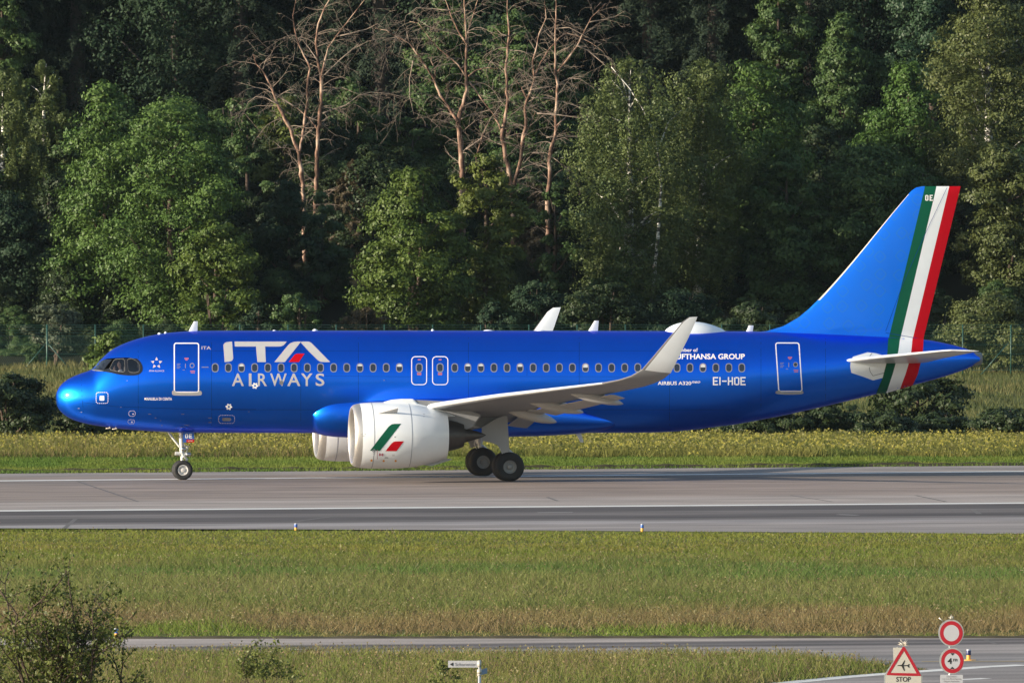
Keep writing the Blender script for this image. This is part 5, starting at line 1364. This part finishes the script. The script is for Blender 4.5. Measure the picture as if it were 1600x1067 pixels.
dead_tree((478, 420), 571, [(za, [(300, 200), (285, 1060), (270, 960), (200, 780), (130, 640), (90, 530), (40, 440), (0, 400), (-16, 340)][1:], 8),
    (za, [(270, 960), (300, 800), (320, 650), (325, 500), (340, 430), (300, 350), (260, 260), (240, 180), (230, 100), (250, 0), (255, -60)], 5),
    (za, [(250, 670), (130, 600), (60, 560), (0, 548), (-60, 560)], 2.2), (za, [(130, 650), (60, 612), (0, 605), (-50, 640), (-80, 720)], 2.2), (za, [(40, 440), (60, 380), (100, 330), (130, 260)], 1.8)], 'dead leafless tree with a trunk leaning left above the yellow tree', 11)
dead_tree((492, 420), 573, [(za, [(370, 1280), (380, 1060), (388, 850), (410, 650), (408, 500), (385, 380), (375, 260), (390, 150), (430, 50), (460, 0), (480, -60)], 8.5),
    (za, [(410, 480), (450, 300), (500, 230), (600, 100), (680, 0), (710, -50)], 3.4), (za, [(430, 470), (520, 380), (600, 310), (640, 275), (665, 330)], 2.4), (za, [(500, 230), (620, 205), (690, 185), (760, 150), (860, 220), (930, 280)], 2.2),
    (za, [(400, 830), (355, 770), (330, 740), (250, 670), (200, 640)], 3), (za, [(430, 610), (480, 560), (535, 548), (640, 590), (700, 640)], 2.4), (za, [(420, 710), (470, 690), (560, 660), (640, 600), (720, 578), (850, 590), (1000, 630)], 2.6),
    (za, [(330, 735), (400, 760), (460, 820), (540, 875)], 2), (za, [(600, 310), (700, 260), (800, 235), (900, 260)], 1.8), (za, [(385, 380), (330, 300), (290, 250), (230, 240), (170, 240)], 2)], 'dead leafless tree with a straight reddish trunk right of the leaning one', 12)
dead_tree((722, 430), 572, [(zb_, [(362, 980), (360, 870), (350, 760), (340, 690), (348, 640), (370, 580), (390, 500), (388, 430), (385, 330), (388, 250), (385, 180), (380, 100), (375, 0), (372, -60)], 10),
    (zb_, [(340, 680), (290, 600), (240, 530), (210, 450), (170, 380), (120, 310), (70, 240), (0, 205), (-60, 170), (-120, 160)], 5.4), (zb_, [(70, 240), (60, 200), (52, 170)], 2.6), (zb_, [(385, 240), (350, 190), (310, 110), (270, 0), (255, -50)], 4), (zb_, [(392, 190), (410, 130), (430, 70), (450, 0), (460, -40)], 3.6),
    (zb_, [(400, 425), (440, 392), (500, 378), (580, 386)], 3), (zb_, [(400, 455), (450, 520), (500, 590), (540, 640), (570, 690)], 4), (zb_, [(385, 430), (340, 360), (280, 310), (220, 260), (180, 210), (120, 130), (70, 120)], 3), (zb_, [(290, 60), (200, 50), (110, 45), (50, 90), (40, 140)], 1.8), (zb_, [(350, 180), (250, 170), (180, 150), (110, 110)], 1.8),
    (zb_, [(345, 670), (400, 640), (470, 625), (520, 610)], 2.4), (zb_, [(210, 440), (215, 390), (190, 340), (195, 300)], 3), (zb_, [(90, 340), (70, 440), (72, 540), (95, 640)], 2.6)], 'dead tree forking low into two thick reddish trunks above the maple', 13)
dead_tree((800, 440), 570, [(zb_, [(645, 1140), (640, 1060), (620, 950), (600, 850), (585, 740), (600, 680), (612, 600), (612, 480), (605, 380), (615, 280), (625, 180), (615, 80), (615, 0), (612, -60)], 9.5),
    (zb_, [(585, 740), (570, 695), (530, 640)], 5), (zb_, [(648, 1040), (660, 990), (690, 880), (700, 780), (718, 660), (712, 600), (740, 520), (765, 440), (755, 340), (772, 285), (790, 190), (830, 100), (820, 0)], 7), (zb_, [(765, 440), (800, 350), (850, 270), (900, 215), (940, 185), (1000, 200), (1080, 240), (1150, 290)], 3.6),
    (zb_, [(700, 780), (740, 700), (770, 620)], 3.4), (zb_, [(720, 545), (690, 480), (640, 420)], 3.4), (zb_, [(385, 830), (470, 770), (520, 660), (600, 560), (690, 510)], 2.4), (zb_, [(610, 200), (580, 190), (540, 150)], 2.2), (zb_, [(630, 280), (690, 285), (740, 300)], 2), (zb_, [(445, 940), (490, 905), (550, 915), (590, 950)], 2), (zb_, [(445, 960), (440, 870), (480, 740), (520, 650)], 3)], 'tallest dead tree with two flaking trunks rising side by side right of the forked one', 14)
dead_tree((857, 440), 569, [(zb_, [(838, 1140), (840, 1060), (850, 980), (845, 900), (860, 820), (885, 720), (880, 640), (890, 540), (895, 470), (880, 400), (880, 300), (880, 200), (885, 100), (885, 0), (886, -60)], 8.5),
    (zb_, [(895, 400), (950, 330), (1000, 260), (1040, 180), (1080, 100), (1160, 20)], 4), (zb_, [(1070, 125), (1150, 110), (1210, 95), (1270, 60)], 2), (zb_, [(1000, 255), (1060, 280), (1130, 340), (1210, 410), (1290, 480)], 2.2), (zb_, [(895, 470), (960, 435), (1020, 440), (1080, 480)], 2.2),
    (zb_, [(745, 500), (800, 490), (880, 480)], 1.8), (zb_, [(750, 545), (850, 548), (950, 575), (1090, 620)], 2), (zb_, [(780, 630), (900, 640), (1040, 660), (1100, 640)], 2.4), (zb_, [(830, 765), (950, 755), (1130, 768)], 2.2), (zb_, [(750, 850), (830, 850), (900, 900), (940, 945)], 2.2), (zb_, [(890, 700), (940, 650), (990, 600)], 3), (zb_, [(880, 160), (960, 155), (1060, 210), (1150, 250)], 2)], 'rightmost dead tree with a straight pale trunk left of the large birch', 15)

# shrubs in front of the bank and along the fence
def S(x0, x1, yt, yb, d, lk, label, kind='bush', leaf=.14, stems=3, **kw): return px_tree(x0, x1, yt, yb, d, kind, lk, label, 'shrub', 'shrub', leaf=leaf, stems=stems, trunkname='stems', **kw)
S(-62, 98, 583, 694, 462, 'shrub', 'dark rounded shrub at the left edge in front of the nose')
S(78, 150, 640, 694, 461, 'shrub', 'low dark shrub just right of the rounded one at the left edge')
S(138, 262, 646, 694, 463, 'shrub', 'low dark shrub under the cockpit')
S(246, 352, 652, 694, 462, 'shrub', 'low dark shrub with reddish stems behind the nose wheel')
S(340, 420, 655, 694, 464, 'shrub', 'low dark shrub right of the nose wheel')
S(408, 500, 655, 694, 462, 'shrub', 'low dark shrub left of the far engine')
S(940, 1060, 662, 694, 466, 'shrub', 'low dark shrub under the rear fuselage right of the belly antenna')
S(1045, 1165, 650, 694, 465, 'shrub', 'low dark shrub under the registration letters')
S(1140, 1265, 630, 694, 463, 'shrub', 'dark shrub under the rear door')
S(1245, 1350, 626, 694, 464, 'shrub', 'dark shrub beneath the rising tail left of the tailplane')
S(1330, 1440, 640, 694, 461, 'shrub', 'dark shrub beneath the tailplane root')
S(1420, 1530, 642, 694, 464, 'shrub', 'dark shrub beneath the tail cone')
S(1510, 1650, 634, 694, 462, 'shrub', 'dark shrub at the right edge beyond the runway')
px_tree(1352, 1510, 583, 665, 470, 'broad', 'shrub', 'small bushy tree beneath the tail cone', 'tree', 'small_tree', leaf=.2)
px_tree(128, 222, 516, 600, 528, 'broad', 'maple', 'small sunlit tree behind the cockpit roof', 'tree', 'small_tree', leaf=.2)
S(36, 132, 474, 545, 546, 'pale', 'pale grey green willow shrub behind the left fence post')
S(296, 375, 448, 545, 547, 'maple', 'olive shrub behind the forward antenna')
S(372, 442, 470, 545, 546, 'dark', 'dark shrub above the letter T of the title')
S(428, 525, 458, 545, 546, 'mid', 'leafy shrub left of the maple behind the fence')
S(515, 610, 480, 545, 547, 'dry', 'brownish shrub under the maple branches')
S(735, 800, 470, 545, 546, 'dark', 'dark shrub right of the maple trunk')
S(775, 900, 438, 545, 547, 'dark', 'glossy dark shrub behind the far winglet')
S(890, 1015, 442, 545, 546, 'shrub', 'shrub between the far winglet and the roof dome')
S(1000, 1135, 452, 545, 547, 'dark', 'dark shrub behind the roof dome')
S(1120, 1245, 470, 545, 546, 'shrub', 'shrub behind the start of the fin fillet')
S(1478, 1632, 455, 605, 545, 'poplar', 'pale green shrub growing over the fence right of the tail cone')
# the packed forest behind: conifers with shade in their colour and dark broadleaf trees
frng = random.Random(77)
protos = []
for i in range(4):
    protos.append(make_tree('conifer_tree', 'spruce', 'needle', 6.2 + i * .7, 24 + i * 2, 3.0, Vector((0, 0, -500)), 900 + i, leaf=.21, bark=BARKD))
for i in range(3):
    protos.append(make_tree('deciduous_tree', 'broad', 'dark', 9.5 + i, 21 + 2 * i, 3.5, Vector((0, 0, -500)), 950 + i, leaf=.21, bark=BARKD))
used = set()
spots = []
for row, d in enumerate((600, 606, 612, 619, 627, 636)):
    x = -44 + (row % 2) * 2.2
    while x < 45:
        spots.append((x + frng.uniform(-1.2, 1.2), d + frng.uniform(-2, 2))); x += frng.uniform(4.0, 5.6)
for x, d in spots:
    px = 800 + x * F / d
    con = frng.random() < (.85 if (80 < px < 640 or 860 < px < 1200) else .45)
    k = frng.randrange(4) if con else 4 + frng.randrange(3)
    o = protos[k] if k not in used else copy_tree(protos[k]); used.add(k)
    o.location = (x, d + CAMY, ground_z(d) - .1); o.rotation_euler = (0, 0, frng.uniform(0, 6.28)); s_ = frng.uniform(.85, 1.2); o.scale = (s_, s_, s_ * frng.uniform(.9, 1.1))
    tag(o, 'dark conifer packed into the deep shade of the forest slope' if k < 4 else 'dark broadleaf tree packed into the deep shade of the forest slope', 'tree', 'dark conifers filling the forest slope' if k < 4 else 'dark broadleaf trees filling the forest slope')

uproto = [make_tree('undergrowth_bush', 'bush', lk, 4.2 + .5 * i, 4.4 + .7 * i, .2, Vector((0, 0, -500)), 700 + i, leaf=.17, stems=3, trunkname='stems', bark=BARKD) for i, lk in enumerate(('dark', 'shrub', 'mid', 'mid', 'shrub'))]
uused = set()
for d in (549, 555, 561, 567, 573, 579, 585, 592):
    x = -36 + frng.uniform(0, 2)
    while x < 37:
        k = frng.randrange(5); o = uproto[k] if k not in uused else copy_tree(uproto[k]); uused.add(k); dd = d + frng.uniform(-2, 2)
        o.location = (x, dd + CAMY, ground_z(dd) - .1); o.rotation_euler = (0, 0, frng.uniform(0, 6.28)); s_ = frng.uniform(.6, 1.15) * (.42 if d < 558 else (.62 if d < 570 else 1.0)); o.scale = (s_ * 1.1, s_ * 1.1, s_)
        tag(o, 'dark bush of the undergrowth between the trunks on the slope behind the fence', 'bush', 'undergrowth bushes behind the fence'); x += frng.uniform(2.6, 4.6)

# bare bush close to the camera, small bushes at the lower edge
def twiggy(px, d, ytop, spread_px, seed, label, n_main=7, leaf=.05, nleaf=60, rmax=.035):
    gz = 0.0; p = W(px, 900, d); root = empty('bush', Vector((p.x, d + CAMY, gz))); tag(root, label, 'bush')
    rng = random.Random(seed); nr = np.random.default_rng(seed); H = W(px, ytop, d).z; sp = spread_px * d / F; tw = MB(); ends = []
    def grow(p, v, ln, r, depth):
        k = max(4, int(ln / .16)); pts = [p]
        for i in range(k):
            v = (v + Vector((rng.uniform(-.16, .16), rng.uniform(-.16, .16), rng.uniform(-.10, .12)))).normalized(); pts.append(pts[-1] + v * ln / k)
        tw.tube(pts, [max(.003, r * (1 - .7 * i / k)) for i in range(k + 1)], 5 if r > .012 else 4, caps=False)
        if depth <= 1: ends.extend(pts[1:])
        if depth > 0:
            for i in range(2, k + 1):
                for _ in range(2 if rng.random() < .5 else 1):
                    if rng.random() < .53:
                        d2 = (v * .7 + Vector((rng.uniform(-1, 1), rng.uniform(-1, 1), rng.uniform(-.35, .65)))).normalized(); grow(pts[i], d2, ln * rng.uniform(.28, .5), r * .5, depth - 1)
    for k in range(n_main):
        a = 2 * math.pi * k / n_main + rng.uniform(-.3, .3); out = rng.uniform(.05, .9) * sp
        tgt = Vector((math.cos(a) * out, math.sin(a) * out * .7, H * rng.uniform(.6, 1.0) * (1 - .35 * out / sp)))
        grow(Vector((math.cos(a) * .1, math.sin(a) * .1, 0)), (tgt).normalized() * .9 + Vector((0, 0, .1)), tgt.length * .92, rmax, 2)
    tw.build('stems', BARK, root, True, fix=False)
    E = np.array([tuple(e) for e in ends]); idx = nr.integers(0, len(E), nleaf * 100)
    P = E[idx] + nr.normal(size=(len(idx), 3)) * .06
    P = P[P[:, 2] > 1.2]
    me = quads_mesh('foliage', P, nr.normal(size=P.shape) + np.array([0, -.2, .5]), leaf * nr.uniform(.5, 1.3, len(P)), .6, nr.uniform(0, .6, len(P)), LEAF['twig'], nr)
    link('foliage', me, root); return root
twiggy(78, 190, 866, 205, 21, 'sparse bare twigged bush at the lower left corner', 13, .078, 180, .04)
twiggy(412, 206, 1012, 72, 22, 'small leafy bush tip at the bottom edge left of the street sign', 9, .07, 48, .02)
twiggy(682, 203, 1030, 34, 24, 'small leafy sprig directly left of the street sign', 5, .08, 20, .018)

# ------------------------------------------------------------------ grass
GRASS = attr_mat('grass_blades')
def vnoise(x, y, seed, sc):
    """cheap smooth value noise"""
    x = x / sc; y = y / sc; xi = np.floor(x).astype(int); yi = np.floor(y).astype(int); fx_ = x - xi; fy = y - yi; fx_ = fx_ * fx_ * (3 - 2 * fx_); fy = fy * fy * (3 - 2 * fy)
    def h(a, b): 
        v = np.sin(a * 127.1 + b * 311.7 + seed * 74.7) * 43758.5453; return v - np.floor(v)
    return (h(xi, yi) * (1 - fx_) + h(xi + 1, yi) * fx_) * (1 - fy) + (h(xi, yi + 1) * (1 - fx_) + h(xi + 1, yi + 1) * fx_) * fy
def inside(px, py, poly):
    r = np.zeros(len(px), bool); n = len(poly)
    for i in range(n):
        (x0, y0), (x1, y1) = poly[i], poly[(i + 1) % n]
        c = ((y0 > py) != (y1 > py)) & (px < (x1 - x0) * (py - y0) / ((y1 - y0) if y1 != y0 else 1e-9) + x0); r ^= c
    return r
def blades(name, label, yl_far, yl_near, dens, hgt, width, colfn, seed, keep=None, margin=11.0, lean=.35, hvar=.35, heads=None):
    """grass between two lines of the photo that lie on the ground: each line (y at x=0, y at x=1600)"""
    rng = np.random.default_rng(seed)
    d0 = min(G(0, yl_near[0]).y, G(1600, yl_near[1]).y) - CAMY; d1 = max(G(0, yl_far[0]).y, G(1600, yl_far[1]).y) - CAMY
    x1 = d1 * 800 / F + margin
    n = int(dens * (d1 - d0) * 2 * x1)
    X = rng.uniform(-x1, x1, n); D = rng.uniform(d0, d1, n); ok = np.abs(X) < D * 800 / F + margin; X, D = X[ok], D[ok]
    # pixel of the root on flat ground
    cp, sp_ = math.cos(PITCH), math.sin(PITCH); zc = D * cp + CAMZ * sp_; px = 800 + F * X / zc; py = 533.5 - F * (D * sp_ - CAMZ * cp) / zc
    u = px / 1600; ok = (py > yl_far[0] + (yl_far[1] - yl_far[0]) * u) & (py < yl_near[0] + (yl_near[1] - yl_near[0]) * u)
    rag = (vnoise(X, D, seed + 21, .8) - .5) * 2.6 + (vnoise(X, D, seed + 22, 3.0) - .5) * 2.0
    ok &= (py > yl_far[0] + (yl_far[1] - yl_far[0]) * u + rag) 
    if keep is not None: ok &= keep(px, py)
    X, D, px, py = X[ok], D[ok], px[ok], py[ok]; n = len(X)
    gz = np.array([0.0] * n) if d1 < 459 else np.interp(D, np.linspace(d0, d1, 60), [ground_z(t) for t in np.linspace(d0, d1, 60)])
    if d1 > 465: gz = gz + (.25 * np.sin(X * .21 + D * .07) + .12 * np.sin(X * .63 - D * .2)) * np.clip((D - 465) / 40, 0, 1)
    h = (hgt(px, py) if callable(hgt) else hgt) * rng.uniform(1 - hvar, 1 + hvar, n) * (.65 + .7 * vnoise(X, D, seed + 3, 1.3))
    a = rng.uniform(0, 6.28, n); w = width * rng.uniform(.6, 1.4, n); ln = rng.normal(size=(n, 2)) * lean
    V = np.empty((n, 3, 3)); base = np.stack([X, D + CAMY, gz], 1); dx = np.stack([np.cos(a) * w / 2, np.sin(a) * w / 2 * .5, np.zeros(n)], 1)
    V[:, 0] = base - dx; V[:, 1] = base + dx; V[:, 2] = base + np.stack([ln[:, 0] * h, ln[:, 1] * h, h], 1)
    col = colfn(X, D, px, py, rng)
    if heads:                     # seed heads and flowers: a tiny face near the tip of some stalks
        frac, hs, hcols = heads
        pick = rng.uniform(size=n) < (frac(px, py) if callable(frac) else frac); m_ = int(pick.sum()); tip = V[pick, 2]; s_ = hs * rng.uniform(.6, 1.4, (m_, 1))
        A = rng.normal(size=(m_, 3)); A[:, 1] *= .4; A /= np.linalg.norm(A, axis=1, keepdims=True); Bv = np.cross(A, np.array([0.1, -1.0, .3]) + rng.normal(size=(m_, 3)) * .3)
        Hd = np.stack([tip + A * s_ * .6, tip - A * s_ * .4 + Bv * s_ * .5, tip - A * s_ * .4 - Bv * s_ * .5], 1)
        hc = np.array(hcols)[rng.integers(0, len(hcols), m_)] * (.75 + .5 * rng.uniform(size=(m_, 1)))
        V = np.concatenate([V, Hd]); col = np.concatenate([col, hc]); n = len(V)
    me = bpy.data.meshes.new(name); me.vertices.add(n * 3); me.vertices.foreach_set('co', V.reshape(-1).astype(np.float32)); me.loops.add(n * 3); me.loops.foreach_set('vertex_index', np.arange(n * 3, dtype=np.int32))
    me.polygons.add(n); me.polygons.foreach_set('loop_start', np.arange(0, n * 3, 3, dtype=np.int32)); me.polygons.foreach_set('loop_total', np.full(n, 3, dtype=np.int32))
    c4 = np.concatenate([np.clip(col, 0, 1), np.ones((n, 1))], 1); at = me.attributes.new('blade', 'FLOAT_COLOR', 'FACE'); at.data.foreach_set('color', c4.reshape(-1).astype(np.float32))
    me.materials.append(GRASS); me.update(calc_edges=True)
    return tag(link(name, me), label, kind='stuff')
def ramp(v, stops):
    xs = [s[0] for s in stops]; return np.stack([np.interp(v, xs, [s[1][k] for s in stops]) for k in range(3)], 1)
c_yg = (0.165, 0.178, 0.032); c_gr = (0.100, 0.132, 0.034); c_ol = (0.145, 0.150, 0.042); c_br = (0.185, 0.140, 0.065); c_dk = (0.060, 0.090, 0.022); c_ltg = (0.12, 0.16, 0.032); c_str = (0.26, 0.20, 0.11)
def meadow_col(X, D, px, py, rng):
    v = py + (vnoise(X, D, 5, 4.0) - .5) * np.interp(py, [840, 870], [6, 24]) + (vnoise(X, D, 6, .9) - .5) * np.interp(py, [840, 870], [3, 12])
    c = ramp(v, [(828, c_ltg), (836, c_yg), (846, (0.135, 0.16, 0.03)), (843, (0.185, 0.18, 0.04)), (846, (0.10, 0.125, 0.026)), (849, (0.14, 0.155, 0.03)), (853, (0.19, 0.182, 0.040)), (856, (0.105, 0.125, 0.026)), (859, (0.14, 0.155, 0.03)), (866, (0.12, 0.155, 0.03)), (878, c_ol), (888, c_gr), (902, (0.085, 0.142, 0.034)), (912, (0.135, 0.152, 0.046)), (935, (0.14, 0.152, 0.05)), (952, c_gr), (962, (0.155, 0.145, 0.052)), (972, c_br), (982, (0.170, 0.130, 0.065)), (987, (0.15, 0.14, 0.05)), (991, c_ltg), (997, c_ltg)])
    r = rng.uniform(size=len(X)); c *= 1.13 * (.78 + .44 * rng.uniform(size=(len(X), 1)))
    c[r < .05] = np.array(c_str) * .75; c[(r > .10) & (r < .12)] = np.array((0.18, 0.125, 0.075)); c[(r > .996)] = np.array((0.36, 0.34, 0.22))
    return c
def mead_h(px, py): return np.interp(py, [828, 850, 870, 890, 940, 980, 987, 990, 996], [.06, .08, .14, .24, .30, .32, .24, .10, .06])
blades('meadow_grass', 'unmown meadow with green and reddish brown bands between runway and taxiway', (827.3, 833.8), (997.2, 996), 75, mead_h, .030, meadow_col, 31, lean=.75, heads=(lambda px, py: np.interp(py, [840, 880, 900, 940, 962, 982, 990], [.02, .05, .03, .07, .08, .26, .02]), .036, [(0.17, 0.12, 0.07), (0.20, 0.15, 0.08), (0.19, 0.18, 0.08), (0.24, 0.22, 0.12)]))
def fore_col(X, D, px, py, rng):
    v = vnoise(X, D, 8, 2.0) * .6 + vnoise(X, D, 9, .6) * .4
    c = ramp(v, [(0.1, c_gr), (.4, (0.12, 0.15, 0.035)), (.6, c_ol), (.85, (0.165, 0.15, 0.055))]); c *= 1.12 * (.7 + .6 * rng.uniform(size=(len(X), 1))); r = rng.uniform(size=len(X))
    c[r < .13] = np.array(c_str) * .8; c[(r > .13) & (r < .18)] = np.array((0.17, 0.11, 0.075)); return c
wedge_px = [(-400, 1021), (600, 1021), (1250, 1025), (1330, 1035), (1400, 1040), (1452, 1045.5), (1381, 1051.5), (1319, 1056.5), (1237, 1064.5), (1150, 1074), (900, 1098), (500, 1150), (500, 1180), (-400, 1180)]
def fore_h(px, py):
    e = np.interp(px, [1200, 1330, 1452], [1, .75, .2]); near = np.interp(py - np.interp(px, [500, 900, 1150, 1237, 1319, 1381, 1452], [1150, 1098, 1074, 1064.5, 1056.5, 1051.5, 1045.5]), [-9, 0], [1.0, .35]); return np.interp(py, [1018, 1032, 1060, 1100], [.16, .26, .42, .5]) * e * near
blades('foreground_grass', 'tall seeding grass in the foreground at the lower edge', (1020, 1020), (1165, 1165), 85, fore_h, .028, fore_col, 32, keep=lambda px, py: inside(px, py, wedge_px), lean=.6, heads=(.12, .04, [(0.17, 0.12, 0.075), (0.20, 0.15, 0.08), (0.19, 0.17, 0.08), (0.24, 0.21, 0.11)]))
def strip_col(X, D, px, py, rng):
    c = ramp(vnoise(X, D, 11, 2.5), [(0.2, (0.075, 0.13, 0.022)), (.8, (0.135, 0.17, 0.032))]); c *= (.75 + .5 * rng.uniform(size=(len(X), 1))); return c
blades('mown_grass', 'short mown green strip beyond the runway', (717, 714), (740.5, 727.5), 90, .13, .05, strip_col, 33)
def yellow_col(X, D, px, py, rng):
    c = ramp(vnoise(X, D, 15, 1.6), [(.2, (0.085, 0.11, 0.025)), (.8, (0.16, 0.155, 0.04))]); c *= (.7 + .6 * rng.uniform(size=(len(X), 1))); r = rng.uniform(size=len(X))
    q = (r > .8) & (px < 520); c[q] = np.array((0.20, 0.15, 0.075)); return c
blades('flower_meadow', 'tall yellow flowering meadow strip below the dark shrubs', (691, 689), (718, 716), 80, .40, .05, yellow_col, 34, lean=.5,
       heads=(lambda px, py: np.interp(px, [0, 450, 800, 1600], [.14, .38, .45, .42]) * np.interp(py, [690, 697, 712, 718], [.6, .75, .5, .05]), .085, [(0.26, 0.235, 0.045), (0.24, 0.225, 0.05), (0.20, 0.20, 0.05), (0.19, 0.18, 0.07)]))
def bank_col(X, D, px, py, rng):
    c = ramp(vnoise(X, D, 13, 4), [(.2, (0.070, 0.090, 0.030)), (.8, (0.130, 0.124, 0.050))]); c *= (.75 + .5 * rng.uniform(size=(len(X), 1))); return c
def bank_blades():
    return blades('bank_grass', 'dry beige grass on the bank between shrubs and fence', (640, 640), (693, 691), 1, .4, .05, bank_col, 35)
def bank():
    # the bank rises, so it is laid out in metres rather than along ground lines
    rng = np.random.default_rng(36); n = 72000; X = rng.uniform(-44, 44, n); D = rng.uniform(459, 548, n)
    gz = np.interp(D, np.linspace(455, 550, 80), [ground_z(t) for t in np.linspace(455, 550, 80)]); k = np.clip((D - 465) / 40, 0, 1); k = k * k * (3 - 2 * k)
    gz = gz + (.25 * np.sin(X * .21 + D * .07) + .12 * np.sin(X * .63 - D * .2)) * k
    h = .30 * rng.uniform(.6, 1.4, n); a = rng.uniform(0, 6.28, n); w = .07 * rng.uniform(.6, 1.4, n); ln = rng.normal(size=(n, 2)) * .35
    base = np.stack([X, D + CAMY, gz - .02], 1); dx = np.stack([np.cos(a) * w / 2, np.sin(a) * w / 4, np.zeros(n)], 1)
    V = np.empty((n, 3, 3)); V[:, 0] = base - dx; V[:, 1] = base + dx; V[:, 2] = base + np.stack([ln[:, 0] * h, ln[:, 1] * h, h], 1); col = bank_col(X, D, X, X, rng)
    me = bpy.data.meshes.new('bank_grass'); me.vertices.add(n * 3); me.vertices.foreach_set('co', V.reshape(-1).astype(np.float32)); me.loops.add(n * 3); me.loops.foreach_set('vertex_index', np.arange(n * 3, dtype=np.int32))
    me.polygons.add(n); me.polygons.foreach_set('loop_start', np.arange(0, n * 3, 3, dtype=np.int32)); me.polygons.foreach_set('loop_total', np.full(n, 3, dtype=np.int32))
    c4 = np.concatenate([col, np.ones((n, 1))], 1); at = me.attributes.new('blade', 'FLOAT_COLOR', 'FACE'); at.data.foreach_set('color', c4.reshape(-1).astype(np.float32)); me.materials.append(GRASS); me.update(calc_edges=True)
    tag(link('bank_grass', me), 'dry beige grass on the bank between shrubs and fence', kind='stuff')
bank()

# ------------------------------------------------------------------ evening haze
def haze():
    m = bpy.data.materials.new('haze_air'); m.use_nodes = True; n = m.node_tree.nodes; l = m.node_tree.links; n.clear()
    v = n.new('ShaderNodeVolumePrincipled'); v.inputs['Color'].default_value = (0.66, 0.84, 1.0, 1); v.inputs['Density'].default_value = HAZE; v.inputs['Anisotropy'].default_value = 0.2
    o = n.new('ShaderNodeOutputMaterial'); l.new(v.outputs[0], o.inputs['Volume'])
    b = MB(); b.box((-320, CAMY - 30, -1.2), (320, CAMY + 720, 62)); ob = b.build('haze', m, None, False); tag(ob, 'thin evening haze over the airfield', kind='stuff')
HAZE = 0.000018
haze()
